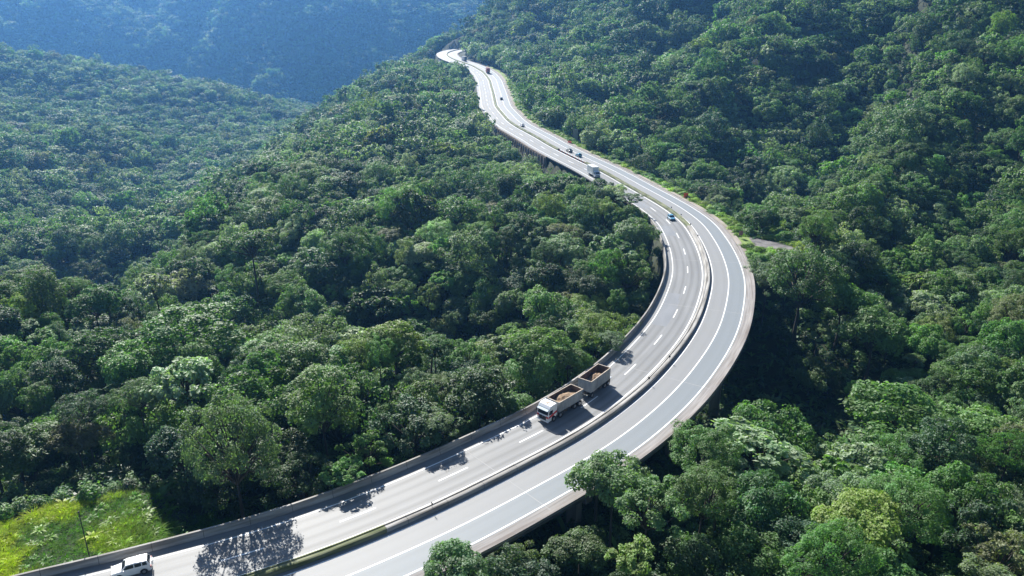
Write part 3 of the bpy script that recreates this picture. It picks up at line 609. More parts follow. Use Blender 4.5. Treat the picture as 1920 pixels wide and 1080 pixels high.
for (d_, pl), L_ in bins.items():
    L_.sort(key=lambda i: uu[i])
    for k, i in enumerate(L_): LAB[i] = d_ + " " + pl if len(L_) == 1 else (d_ + " " + pl + ", " + (ordw(k) + "from left" if k else "leftmost"))
yaw = rng.uniform(0, 2 * pi, len(T)); ani = np.exp(rng.normal(0, .13, len(T))); jit = np.exp(rng.normal(0, .11, (len(T), 1))) * np.exp(rng.normal(0, .05, (len(T), 3)))
for i in sorted(solo):
    t = T[i]; cm, bm_, bd = CROWN[t[6], t[7]]; r = empty({'column': "vine_draped_tree", 'big': "broadleaf_tree", 'umbrella': "umbrella_tree"}.get(t[6], "forest_tree"), (t[0], t[1], t[2] - .3), yaw[i])
    tag(r, LAB[i], "tree", "rainforest trees around the highway"); sc = t[4] / 5; col = [float(q) for q in TC[t[8]] * jit[i]]
    c = link("crown", cm, r); b = link("branches", bm_, r); hz = t[3] - t[2] + .3; tl = (rng.normal(0, .06), rng.normal(0, .06))
    for o in (c, b): o.location = (0, 0, hz); o.scale = (sc * ani[i], sc / ani[i], sc * t[5]); o["tint"] = col; o.rotation_euler = (tl[0], tl[1], 0)
    tr = link("trunk", TRUNK[i % 3], r); th = max(1.0, hz - bd * sc * t[5] + .15); tr.scale = (sc * .85, sc * .85, th)

# ------------------------------------------------------------------ everything smaller: instanced stands
def scatter(name, pts, idx, rot, scl, col, label, cat):
    me = bpy.data.meshes.new(name); n = len(pts); me.vertices.add(n); me.vertices.foreach_set("co", np.asarray(pts, np.float32).ravel())
    for nm, ty, key, val in (("idx", 'INT', 'value', np.asarray(idx, np.int32)), ("rotv", 'FLOAT_VECTOR', 'vector', np.asarray(rot, np.float32).ravel()), ("sclv", 'FLOAT_VECTOR', 'vector', np.asarray(scl, np.float32).ravel()),
                             ("tint", 'FLOAT_COLOR', 'color', np.c_[col, np.ones(n)].astype(np.float32).ravel())):
        at_ = me.attributes.new(nm, ty, 'POINT'); at_.data.foreach_set(key, val)
    o = link(name, me); ng = bpy.data.node_groups.new(name, 'GeometryNodeTree'); N = ng.nodes; L = ng.links
    ng.interface.new_socket("Geometry", in_out='INPUT', socket_type='NodeSocketGeometry'); ng.interface.new_socket("Geometry", in_out='OUTPUT', socket_type='NodeSocketGeometry')
    gi = N.new("NodeGroupInput"); go = N.new("NodeGroupOutput"); ci = N.new("GeometryNodeCollectionInfo"); ci.inputs[0].default_value = PROTO; ci.inputs[1].default_value = True; ci.inputs[2].default_value = True
    ip = N.new("GeometryNodeInstanceOnPoints"); ip.inputs["Pick Instance"].default_value = True
    def na(nm, ty): q = N.new("GeometryNodeInputNamedAttribute"); q.data_type = ty; q.inputs[0].default_value = nm; return q.outputs[0]
    L.new(gi.outputs[0], ip.inputs["Points"]); L.new(ci.outputs[0], ip.inputs["Instance"]); L.new(na("idx", 'INT'), ip.inputs["Instance Index"])
    L.new(na("rotv", 'FLOAT_VECTOR'), ip.inputs["Rotation"]); L.new(na("sclv", 'FLOAT_VECTOR'), ip.inputs["Scale"]); L.new(ip.outputs[0], go.inputs[0])
    md = o.modifiers.new("scatter", 'NODES'); md.node_group = ng
    return tag(o, label, cat, kind="stuff")
K2M = {'dome': (0, 6), 'tall': (1,), 'loose': (2,), 'fine': (3, 7), 'big': (4,), 'umbrella': (5,), 'column': (1,)}
rest = [i for i in range(len(T)) if i not in solo]
def stand(name, sel, label):
    if not sel: return
    pts = []; idx = []; scl = []
    for i in sel:
        t = T[i]; q = K2M[t[6]]; idx.append((IMID if t[1] < 330 else IFAR) + q[i % len(q)]); sc = t[4] / 5 * (1.0 if t[1] < 1010 else 1.15); pts.append((t[0], t[1], t[3])); scl.append((sc * ani[i], sc / ani[i], sc * t[5]))
    sel = np.array(sel); scatter(name, pts, idx, np.c_[rng.normal(0, .07, len(sel)), rng.normal(0, .07, len(sel)), yaw[sel]], scl, TC[[T[i][8] for i in sel]] * jit[sel], label, "forest")
stand("forest", [i for i in rest if T[i][1] < 1010], "dense rainforest canopy covering the slopes and the left valley")
stand("distant_forest", [i for i in rest if T[i][1] >= 1010], "far blue-hazed forest covering the mountain at upper left")
# undergrowth
X, Y = jgrid(-135, 150, 50, 240, 2.3); g = gz(X, Y); u, v, d = cam_proj(np.c_[X, Y, g + 1]); s, a, z = road_of(X, Y)
k = (u > -120) & (u < 2040) & (v < 1200) & ((np.abs(s) > 11.4) | ((a > A_VIA0 + 30) & (a < A_VIA1 - 12))) & ~((a > A_VIA1 - 3) & (s > 0) & (s < 16.5)) & ~((a < A_VIA0 + 24) & (s < 0) & (s > -27) & (X < -38)) & (np.hypot((X - 70) / 1.35, Y - 196) > 8.5)
X, Y, g = X[k], Y[k], g[k]; n = len(X); gul = np.hypot((X - 57) / .8, (Y - 133) / 1.55) < 22
idx = IPL + np.where(gul, rng.choice([2, 3, 4, 5], n, p=[.3, .3, .2, .2]), rng.choice([0, 1, 2, 3, 4, 5], n, p=[.32, .32, .12, .12, .06, .06])); sc = rng.uniform(.8, 1.7, n)
scatter("undergrowth", np.c_[X, Y, g], idx, np.c_[rng.normal(0, .1, (n, 2)), rng.uniform(0, 6.28, n)], np.c_[sc, sc, sc], TC[rng.choice([0, 1, 2, 3, 4], n, p=[.3, .3, .2, .12, .08])] * np.exp(rng.normal(0, .2, (n, 1))), "ferns, banana plants and shrubs on the forest floor and in the gully", "undergrowth")
# tall bright grass in the lower left patch
X, Y = jgrid(-110, -34, 50, 110, .55); s, a, z = road_of(X, Y); k = (s < -10.9) & (s > -27 + 2.5 * vnoise(X, Y, 1 / 4., 1)) & (a < A_VIA0 + 24 + 3 * vnoise(X, Y, 1 / 5., 2)) & (X / Y > -.95); X, Y = X[k], Y[k]; n = len(X); g = gz(X, Y)
f = vnoise(X, Y, 1 / 5., 0) + .5 * vnoise(X, Y, 1 / 1.7, 1); w_ = smooth(-.75, .05, f)[:, None] * smooth(-A_VIA0 - 20, -A_VIA0 - 2, -a[k])[:, None]; col = (1 - w_) * np.array([.09, .22, .012]) + w_ * np.array([.36, .43, .003])
sc = rng.uniform(.7, 1.5, n) * (1 + .4 * f); scatter("tall_grass", np.c_[X, Y, g], IPL + rng.choice([8, 9, 6, 2, 3], n, p=[.2, .2, .56, .02, .02]), np.c_[rng.normal(0, .12, (n, 2)), rng.uniform(0, 6.28, n)], np.c_[sc * .7, sc * .7, sc * .55], col * np.exp(rng.normal(0, .18, (n, 1))), "bright yellow-green tall grass beside the parapet at lower left", "grass")
# verge grass
A = rng.uniform(A_VIA1 - 4, arc_at(560), 9000); o_ = rng.uniform(11.9, 18.5, 9000); Pq, Nq = frame(A); X = Pq[:, 0] + Nq[:, 0] * o_; Y = Pq[:, 1] + Nq[:, 1] * o_
X = np.r_[X, rng.uniform(58, 86, 5000)]; Y = np.r_[Y, rng.uniform(180, 212, 5000)]; s, a, z = road_of(X, Y); ca, sa = cos(radians(38)), sin(radians(38)); ex = ((X - 70.5) * ca - (Y - 197.5) * sa) / 8.5; ey = ((X - 70.5) * sa + (Y - 197.5) * ca) / 5
k = (s > 11.8) & (ex ** 2 + ey ** 2 > 1.05) & (np.hypot((X - 70) / 1.3, Y - 195) < 14) | (s > 11.9) & (a > arc_at(205)) & (ex ** 2 + ey ** 2 > 1.05)
X, Y = X[k], Y[k]; n = len(X); g = np.maximum(gz(X, Y), np.where((s[k] < 15.5) & (a[k] > A_VIA1 + 2), z[k] - .34, -99)); sc = rng.uniform(.35, .9, n); f = vnoise(X, Y, 1 / 6., 2)[:, None]
scatter("verge_grass", np.c_[X, Y, g], IPL + rng.choice([6, 7, 6, 0], n, p=[.4, .4, .14, .06]), np.c_[rng.normal(0, .1, (n, 2)), rng.uniform(0, 6.28, n)], np.c_[sc * 1.5, sc * 1.5, sc * .8], (np.array([.21, .33, .07]) + f * np.array([.08, .04, -.02])) * np.exp(rng.normal(0, .2, (n, 1))), "short light green grass on the verge beside the outer carriageway", "grass")
#PART4
# ------------------------------------------------------------------ vehicles (forward is local +Y, built about the middle of the wheelbase)
M_tyre = mat("tyre rubber", (.02, .02, .02), .9); M_rim = mat("wheel metal", (.35, .35, .36), .4, .7)
M_glass = mat("dark car glass", (.012, .02, .028), .08, 0, .9); M_black = mat("black plastic", (.02, .02, .022), .5); M_lamp = mat("lamp lens", (.75, .75, .72), .15); M_red = mat("red lamp lens", (.45, .01, .01), .2)
M_grey = mat("chassis steel", (.055, .052, .05), .7)
def paint(name, c, r=.28):
    m = mat(name, c, r, 0, .5); m.node_tree.nodes["Principled BSDF"].inputs["Coat Weight"].default_value = .6; return m
def wheel(parent, x, y, r=.33, w_=.22, dual=False):
    wd = w_ * (2.1 if dual else 1); sg = 1 if x > 0 else -1
    b = MB(); n = 20; rings = []
    for xx, rr in ((-wd / 2, r * .80), (-wd / 2, r * .95), (-wd / 2 + .04, r), (wd / 2 - .04, r), (wd / 2, r * .95), (wd / 2, r * .80)): rings.append([(xx, rr * cos(2 * pi * k / n), rr * sin(2 * pi * k / n)) for k in range(n)])
    b.loft(rings); o = b.build("wheel", M_tyre, parent, smooth=False); o.location = (x - sg * wd / 2, y, r)
    h = MB(); h.cyl((sg * (wd / 2 - .03), 0, 0), (sg * (wd / 2 + .012), 0, 0), r * .60, r * .52, 16); h.cyl((sg * (wd / 2), 0, 0), (sg * (wd / 2 + .05), 0, 0), r * .2, r * .16, 10); h.build("rim", M_rim, o); return o
def seat_on_road(root, arc, s, oncoming):
    (x, y, z), hd = rp(arc, s, .012); root.location = (x, y, z); root.rotation_euler = (0, 0, hd - pi / 2 + (pi if oncoming else 0))
CARP = {  # length, half width, roof z, (y,z) top line of body from front to rear, greenhouse y: base front, roof front, roof rear, base rear, belt z
 'hatch': (3.9, .84, 1.46, [(1.95, .50), (1.85, .68), (1.0, .90), (.85, .93), (-1.75, .98), (-1.93, .80), (-1.95, .45)], (.95, .30, -1.35, -1.86), .95),
 'sedan': (4.4, .86, 1.43, [(2.2, .48), (2.1, .68), (1.1, .90), (.9, .93), (-1.45, 1.0), (-2.05, .98), (-2.18, .75), (-2.2, .45)], (1.0, .35, -.85, -1.60), .95),
 'suv': (4.35, .91, 1.68, [(2.17, .55), (2.10, .88), (1.95, .98), (1.05, 1.08), (.85, 1.10), (-1.95, 1.14), (-2.12, .98), (-2.17, .5)], (1.0, .45, -1.75, -2.05), 1.11)}
def car(name, label, style, pm, arc, s, oncoming, cat="car", group="cars on the highway", near=False):
    L_, hw, zr_, top, gh, belt = CARP[style]; root = empty(name, (0, 0, 0)); tag(root, label, cat, group)
    wb = L_ * .30; wr = .35 if style == 'suv' else .30; zb = .24
    b = MB(); ys = [p[0] for p in top]; zs = [p[1] for p in top]; rings = []
    for y, z in zip(ys, zs):
        e = abs(y) / (L_ / 2); k = hw * (1 - .14 * max(0, e - .72) / .28); z2 = zb + (.12 if e > .93 else 0)
        rings.append([(-k * .95, y, z2), (-k, y, z2 + .15), (-k, y, z * .62 + .1), (-k * .97, y, z - .05), (-k * .88, y, z), (k * .88, y, z), (k * .97, y, z - .05), (k, y, z * .62 + .1), (k, y, z2 + .15), (k * .95, y, z2)])
    b.loft(rings)
    y0, y1, y2, y3 = gh; w0, w1 = hw * .93, hw * .74; R_ = []
    for y, z, ww in ((y0, belt - .02, w0), (y1, zr_ - .03, w1), ((y1 + y2) / 2, zr_, w1), (y2, zr_ - .05, w1), (y3, belt - .02, w0)):
        R_.append([(-w0, min(y0, max(y3, y)), belt - .03), (-ww, y, z - .03 if z > belt else z), (-ww * .9, y, z), (ww * .9, y, z), (ww, y, z - .03 if z > belt else z), (w0, min(y0, max(y3, y)), belt - .03)])
    b.loft(R_); body = b.build("body", pm, root, .02)
    e = .012
    def pane(nm, q, m=M_glass):
        P_ = np.array(q, float); nn = np.cross(P_[1] - P_[0], P_[-1] - P_[0]); nn /= np.linalg.norm(nn); c0 = P_.mean(0) - np.array([0, 0, .6])
        if nn @ (P_.mean(0) - [0, (y0 + y3) / 2, belt - .3]) < 0: nn = -nn
        o_ = MB(); o_.loft([[tuple(p + nn * .002) for p in P_], [tuple(p + nn * e) for p in P_]]); return o_.build(nm, m, root)
    def lerp(a_, b_, t): return tuple(np.array(a_) * (1 - t) + np.array(b_) * t)
    A0, A1 = (w0, y0, belt), (w1 * .9, y1, zr_ - .03)
    def face(yb, yt, nm):
        lo = (yb, belt); hi = (yt, zr_ - .04); q = []
        for t, wd_, sg in ((.10, w0 * .90, -1), (.10, w0 * .90, 1), (.90, w1 * .86, 1), (.90, w1 * .86, -1)): q.append((sg * wd_, lo[0] * (1 - t) + hi[0] * t, lo[1] * (1 - t) + hi[1] * t))
        pane(nm, q)
    face(y0, y1, "windscreen"); face(y3, y2, "rear_window")
    ym = (y1 + y2) / 2 + .1; cuts = [(y0 - .18, y1 - .02, ym + .05), (ym - .05, ym - .05, y2 + .1)] if style != 'suv' else [(y0 - .2, y1 - .05, ym + .22), (ym + .12, ym + .12, y2 + .62), (y2 + .5, y2 + .5, y2 + .08)]
    for sg in (-1, 1):
        for (ya, yb_, yc) in cuts:
            f = lambda y, t: (sg * (w0 * (1 - t) + w1 * t + .004), y, belt * (1 - t) + (zr_ - .04) * t)
            yend = yc - (.16 if yc < y2 + .3 else 0); pane("side_window", [f(ya, .12), f(yb_, .84), f(yc, .84), f(yend if yc > y2 + .3 else yc - .10, .12)])
        for yy in (wb, -wb): wheel(root, sg * (hw + .005), yy, wr)
        l = MB(); l.box(sg * hw * .86 - .16, sg * hw * .86 + .10 * sg, L_ / 2 - .16, L_ / 2 - .015, .62 if style != 'suv' else .78, .76 if style != 'suv' else .94); l.build("headlight", M_lamp, root, .02)
        l = MB(); l.box(sg * hw * .90 - .09, sg * hw * .90 + .06, -L_ / 2 + .005, -L_ / 2 + .12, .70, .98); l.build("tail_light", M_red, root, .015)
        l = MB(); l.box(sg * (hw + .10) - .10, sg * (hw + .10) + .08, y0 - .35, y0 - .22, belt, belt + .14); l.build("mirror", pm, root, .03)
        if near:
            l = MB(); l.cyl((sg * w1 * .85, y1 - .1, zr_ + .05), (sg * w1 * .85, y2 + .1, zr_ + .04), .02, n=8); l.build("roof_rail", M_rim, root)
            for yy in (wb, -wb):
                a_ = MB(); n_ = 14; a_.loft([[(sg * (hw + .012), yy + rr * cos(pi * k / n_), wr + rr * sin(pi * k / n_)) for k in range(n_ + 1)] for rr in (.36, .43)], cap=False); a_.build("wheel_arch", M_black, root)
    l = MB(); l.box(-hw * .55, hw * .55, L_ / 2 - .06, L_ / 2 + .015, .40, .62 if style != 'suv' else .78); l.build("grille", M_black, root, .02)
    if near: l = MB(); l.box(-.38, .38, -L_ / 2 - .14, -L_ / 2 - .02, .62, 1.2); l.build("spare_cover", pm, root, .06)
    seat_on_road(root, arc, s, oncoming); return root
car("suv", "white suv with dark windows and roof rails at the lower left, beside the parapet", 'suv', paint("white car paint", (.82, .83, .84)), arc_xy(-43.9, 67.2), -6.95, True, near=True)
car("hatchback", "light blue hatchback in the sharp bend, coming towards the camera", 'hatch', paint("light blue car paint", (.10, .28, .42)), arc_xy(49.5, 221), -3.1, True)
car("hatchback", "bright blue hatchback on the outer carriageway opposite the white box truck", 'hatch', paint("blue car paint", (.06, .27, .40)), arc_xy(31.5, 317), 4.9 - 1.9, False)
car("sedan", "dark grey sedan directly ahead of the bright blue hatchback", 'sedan', paint("grey car paint", (.10, .12, .13)), arc_xy(28, 326), 3.1, False)
car("sedan", "white sedan on the outer carriageway past the grey roadside panel", 'sedan', paint("white car paint", (.75, .76, .77)), arc_xy(7, 385), 3.1, False)
car("hatchback", "small black hatchback alone on the upper outer carriageway", 'hatch', paint("black car paint", (.015, .016, .018)), arc_xy(-6.3, 470), 4.4, False)

def box_truck(name, label, cabp, boxp, arc, s, oncoming, L_=7.6, hb_=3.5, cover=None):
    root = empty(name, (0, 0, 0)); tag(root, label, "truck", "trucks on the highway"); y0 = L_ / 2
    b = MB(); b.prism([(y0, .45), (y0, 1.25), (y0 - .10, 1.45), (y0 - .45, 2.35), (y0 - .6, 2.45), (y0 - 1.75, 2.45), (y0 - 1.75, .45)], -1.08, 1.08); b.build("cab", cabp, root, .06)
    g = MB(); g.loft([[(-.92, y0 - .13, 1.50), (.92, y0 - .13, 1.50), (.86, y0 - .43, 2.25), (-.86, y0 - .43, 2.25)], [(-.92, y0 - .095, 1.515), (.92, y0 - .095, 1.515), (.86, y0 - .395, 2.265), (-.86, y0 - .395, 2.265)]]); g.build("windscreen", M_glass, root)
    for sg in (-1, 1):
        g = MB(); g.prism([(y0 - .28, 1.5), (y0 - .52, 2.2), (y0 - 1.2, 2.2), (y0 - 1.2, 1.5)], sg * 1.082, sg * 1.094); g.build("side_window", M_glass, root)
        g = MB(); g.box(sg * .8 - .18, sg * .8 + .18, y0 - .02, y0 + .02, .75, .98); g.build("headlight", M_lamp, root, .01)
        g = MB(); g.box(sg * 1.28 - .08, sg * 1.28 + .08, y0 - .2, y0 - .08, 1.45, 1.95); g.build("mirror", M_black, root, .02)
    g = MB(); g.box(-.7, .7, y0, y0 + .02, .95, 1.2); g.build("grille", M_black, root); g = MB(); g.box(-1.1, 1.1, y0 - .1, y0 + .1, .42, .68); g.build("bumper", M_black, root, .03)
    bx = MB(); bx.box(-1.25, 1.25, -y0, y0 - 1.95, .95, hb_)
    for yy in np.arange(-y0 + .4, y0 - 2.2, .75): bx.box(-1.275, -1.25, yy, yy + .06, 1.0, hb_ - .05); bx.box(1.25, 1.275, yy, yy + .06, 1.0, hb_ - .05)
    bx.build("cargo_box", boxp, root, .02)
    dr = MB(); dr.box(-1.15, -.02, -y0 - .03, -y0 - .003, 1.05, hb_ - .12); dr.box(.02, 1.15, -y0 - .03, -y0 - .003, 1.05, hb_ - .12); dr.build("rear_door", cover or boxp, root, .01)
    c = MB(); c.box(-.45, .45, -y0 + .2, y0 - .5, .55, .93); c.build("chassis", M_grey, root)
    for sg in (-1, 1):
        wheel(root, sg * 1.1, y0 - 1.0, .42, .26); wheel(root, sg * 1.15, -y0 + 1.6, .42, .26, True); wheel(root, sg * 1.15, -y0 + 2.6, .42, .26, True)
        g = MB(); g.box(sg * .95 - .12, sg * .95 + .12, -y0 - .02, -y0 + .06, .72, .9); g.build("tail_light", M_red, root)
    seat_on_road(root, arc, s, oncoming); return root
M_wbox = paint("white box paint", (.80, .81, .81), .4); M_rbox = paint("red tarpaulin", (.32, .06, .04), .7); M_gbox = paint("grey box paint", (.5, .5, .5), .5)
box_truck("box_truck", "white box truck heading down the inner carriageway behind the tree tops", paint("pale blue cab paint", (.62, .70, .80)), M_wbox, arc_xy(31, 280.5), -6.4, True, 7.4, 3.9)
box_truck("box_truck", "red box truck far up the outer carriageway, seen from behind", paint("red cab paint", (.35, .05, .04)), M_rbox, arc_xy(-22.6, 599), 3.0, False, 8.5, 4.0)
box_truck("box_truck", "pale box truck with dark rear doors at the far curve", paint("white cab paint", (.7, .7, .7)), M_gbox, arc_xy(-45, 682), 5.4, False, 9.0, 4.1, cover=M_black)

# dump truck with drawbar trailer ---------------------------------------------------
M_cab = paint("white truck paint", (.82, .83, .84)); M_stripe = paint("red truck stripe", (.55, .03, .03)); M_dump = noise_mat("dusty grey body steel", (.24, .26, .27), (.38, .40, .41), 1.2, .6, 7, stretch=(1, 1, .4))
M_dumpin = noise_mat("rusty brown steel", (.11, .075, .055), (.21, .15, .115), 1.5, .85, 7); M_rimb = noise_mat("worn tan top rail", (.34, .27, .20), (.5, .43, .36), 2, .7)
M_sand = noise_mat("brown sand", (.17, .115, .07), (.32, .225, .145), 1.6, .95, 8, bump=.5)
def skip(parent, y0, y1, z0, z1, hw=1.26):
    t = .07; b = MB()
    b.box(-hw, hw, y0, y1, z0, z0 + t)
    for x0, x1 in ((-hw, -hw + t), (hw - t, hw)): b.box(x0, x1, y0, y1, z0 + t + .001, z1)
    b.box(-hw + t, hw - t, y0, y0 + t, z0 + t + .001, z1 - .002); b.box(-hw + t, hw - t, y1 - t, y1, z0 + t + .001, z1 - .002)
    n = int((y1 - y0) / .52)
    for i in range(n + 1):
        yy = y0 + .04 + i * (y1 - y0 - .16) / n
        for sg in (-1, 1): b.box(*sorted((sg * hw, sg * (hw + .055))), yy, yy + .09, z0, z1 - .1)
    for xx in (-.7, 0, .65): b.box(xx, xx + .09, y1, y1 + .05, z0, z1 - .1); b.box(xx, xx + .09, y0 - .05, y0, z0, z1 - .1)
    o = b.build("dump_body", M_dump, parent, .008)
    l = MB(); e = .006
    l.box(-hw + t, -hw + t + e, y0 + t, y1 - t, z0 + t, z1 - .004); l.box(hw - t - e, hw - t, y0 + t, y1 - t, z0 + t, z1 - .004); l.box(-hw + t + e, hw - t - e, y0 + t, y0 + t + e, z0 + t, z1 - .004); l.box(-hw + t + e, hw - t - e, y1 - t - e, y1 - t, z0 + t, z1 - .004)
    l.build("inner_lining", M_dumpin, parent)
    r = MB()
    for sg in (-1, 1): r.box(*sorted((sg * (hw - .08), sg * (hw + .07))), y0 - .06, y1 + .06, z1, z1 + .07)
    r.box(-hw + .08, hw - .08, y0 - .06, y0 + .08, z1, z1 + .068); r.box(-hw + .08, hw - .08, y1 - .08, y1 + .06, z1, z1 + .068)
    r.build("top_rail", M_rimb, parent, .01)
def heap(name, label, y0, y1, zb, zt, root, seed, lean=0.0):
    n, m_ = 34, 18; X, Y = np.meshgrid(np.linspace(-1.17, 1.17, m_), np.linspace(y0 + .09, y1 - .09, n)); f = (Y - y0) / (y1 - y0)
    Z = zb + (zt - zb) * np.clip(np.exp(-((f - .5 - lean) / .34) ** 2) * (1 - .55 * (X / 1.3) ** 2) + .12 * vnoise(X * 3 + seed, Y * 3, 1, 0) + .07 * vnoise(X * 8, Y * 8 + seed, 1, 1), 0, 1.2)
    i = (np.arange(n - 1)[:, None] * m_ + np.arange(m_ - 1)[None]).ravel(); me = np_mesh(name, np.c_[X.ravel(), Y.ravel(), Z.ravel()], [np.c_[i, i + 1, i + 1 + m_, i + m_]], [M_sand], smooth=True)
    o = link(name, me); sl = o.modifiers.new("s", 'SOLIDIFY'); sl.thickness = .25; sl.offset = -1; tag(o, label, "load", "sand loads"); return o
ROOT = empty("dump_truck", (0, 0, 0)); tag(ROOT, "white and red dump truck pulling an open grey trailer along the inner carriageway", "truck", "trucks on the highway")
cb = MB(); rings = []
for y, zt, hw in ((0, 1.30, 1.12), (-.02, 1.9, 1.16), (-.10, 2.35, 1.14)): pass
prof = [(-.12, .42), (-.02, .5), (0, 1.30), (-.05, 1.45), (-.18, 2.30), (-.30, 2.62), (-.62, 2.98), (-1.0, 3.08), (-2.0, 3.06), (-2.15, 2.9), (-2.15, .9), (-1.95, .9), (-1.88, 1.05), (-1.62, 1.20), (-1.18, 1.20), (-.92, 1.05), (-.82, .72), (-.80, .42)]
cb.prism(prof, -1.2, 1.2); CAB = cb.build("cab", M_cab, ROOT, .07)
g = MB(); g.loft([[(-1.06, -.075, 1.52), (1.06, -.075, 1.52), (1.0, -.20, 2.30), (-1.0, -.20, 2.30)], [(-1.06, -.035, 1.53), (1.06, -.035, 1.53), (1.0, -.16, 2.31), (-1.0, -.16, 2.31)]]); g.build("windscreen", M_glass, CAB)
v_ = MB(); v_.prism([(-.14, 2.36), (.16, 2.32), (.17, 2.38), (-.22, 2.56)], -1.1, 1.1); v_.build("sun_visor", paint("pale visor", (.5, .58, .62)), CAB, .02)
g = MB(); g.prism([(0, .5), (.03, .5), (.03, 1.29), (0, 1.29)], -.72, .72); [g.box(-.6, .6, .03, .05, z, z + .04) for z in (.68, .82, .96, 1.10)]; g.build("grille", M_black, CAB, .01)
e_ = MB(); e_.prism([(.03, 1.13), (.055, 1.13), (.055, 1.21), (.03, 1.21)], -.07, .07); e_.build("badge", M_rim, CAB)
for sg in (-1, 1):
    st = MB(); st.prism([(.004, 1.0), (.004, 1.38), (.016, 1.38), (.016, 1.0)], sg * .73, sg * 1.17); st.prism([(-.05, 1.02), (-.05, 1.32), (-1.0, 1.62), (-2.1, 1.86), (-2.1, 1.48), (-1.3, 1.32), (-.8, 1.12)], sg * 1.202, sg * 1.214); st.build("red_stripe", M_stripe, CAB)
    g = MB(); g.prism([(-.22, 1.62), (-.34, 2.30), (-1.05, 2.30), (-1.05, 1.66), (-.6, 1.56)], sg * 1.202, sg * 1.216); g.build("side_window", M_glass, CAB)
    g = MB(); g.box(sg * .92 - .2, sg * .92 + .2, .0, .03, .62, .90); g.build("headlight", M_lamp, CAB, .01)
    g = MB(); g.box(sg * 1.36 - .09, sg * 1.36 + .09, -.16, -.02, 1.75, 2.35); g.box(sg * 1.28 - .08, sg * 1.28 + .08, -.12, -.08, 2.1, 2.14); g.build("mirror", M_black, CAB, .02)
    ex = MB(); ex.box(sg * 1.0 - .06, sg * 1.0 + .06, -1.25, -.8, .62, .95) ; ex.build("cab_step", M_black, CAB)
g = MB(); g.prism([(-.10, .30), (.10, .34), (.12, .58), (-.06, .60)], -1.2, 1.2); g.build("bumper", M_cab, CAB, .03)
g = MB(); g.box(-.25, .25, -1.5, -.9, 3.07, 3.12); g.build("roof_hatch", M_rimb, CAB, .02)
ch = MB(); ch.box(-.42, .42, -8.7, -1.0, .72, 1.08); ch.box(-1.15, -.55, -4.9, -3.9, .45, 1.0); ch.box(.55, 1.15, -5.6, -4.0, .5, 1.0); ch.box(-1.1, 1.1, -8.75, -8.6, .5, .75); [ch.cyl((.5, y, .62), (1.1, y, .62), .2, n=10) for y in (-5.9,)]; ch.build("chassis", M_grey, ROOT, .01)
TB = (-8.65, -2.55); skip(ROOT, TB[0], TB[1], 1.15, 2.92)
hd_ = MB(); [hd_.box(*sorted((sg * 1.2, sg * 1.4)), -2.62, -2.45, 2.7, 3.02) for sg in (-1, 1)]; hd_.box(.2, .5, -2.45, -2.32, 1.2, 3.05); hd_.build("headboard", M_dump, ROOT, .01)
for y, du in ((-1.40, 0), (-3.05, 0), (-6.75, 1), (-8.0, 1)):
    for sg in (-1, 1): wheel(ROOT, sg * 1.22, y, .50, .28, bool(du))
db = MB(); db.cyl((-.4, -10.9, .75), (0, -8.75, .72), .05, n=8); db.cyl((.4, -10.9, .75), (0, -8.75, .72), .05, n=8); db.box(-.35, .35, -9.2, -8.7, .85, .92); db.build("drawbar", M_rim, ROOT)
TR = bpy.data.objects.new("trailer", None); COL.objects.link(TR); TR.parent = ROOT; TR.location = (0, -10.2, 0); TR.rotation_euler = (0, 0, radians(6))
skip(TR, -7.1, -.7, 1.22, 3.30)
tc = MB(); tc.box(-.45, .45, -7.3, -.5, .72, 1.2); tc.box(-1.0, 1.0, -1.9, -.7, .6, .8); tc.box(-1.15, -.5, -4.6, -3.6, .55, 1.05); tc.box(-1.15, 1.15, -7.45, -7.3, .45, 1.0); tc.build("trailer_chassis", M_grey, TR, .01)
mg = MB(); mg.box(.55, 1.25, -7.75, -7.2, 1.05, 1.3); mg.box(-1.25, -.55, -7.75, -7.2, 1.05, 1.3); mg.build("mudguard", M_cab, TR, .05)
for y in (-1.3, -5.6, -6.75):
    for sg in (-1, 1): wheel(TR, sg * 1.22, y, .48, .28, True)
seat_on_road(ROOT, arc_xy(5.2, 101.1) + .3, -6.42, True); ROOT.rotation_euler.z += radians(2.5)
bpy.context.view_layer.update()
for (nm, lb, y0, y1, zb, zt, rt, sd_, ln) in (("sand_load", "brown sand heaped in the front dump body behind the white cab", TB[0], TB[1], 1.85, 2.75, ROOT, 1, .02), ("sand_load", "brown sand half filling the rear dump trailer", -7.1, -.7, 1.4, 2.75, TR, 5, -.1)):
    o = heap(nm, lb, y0, y1, zb, zt, rt, sd_, ln); o.matrix_world = rt.matrix_world.copy()

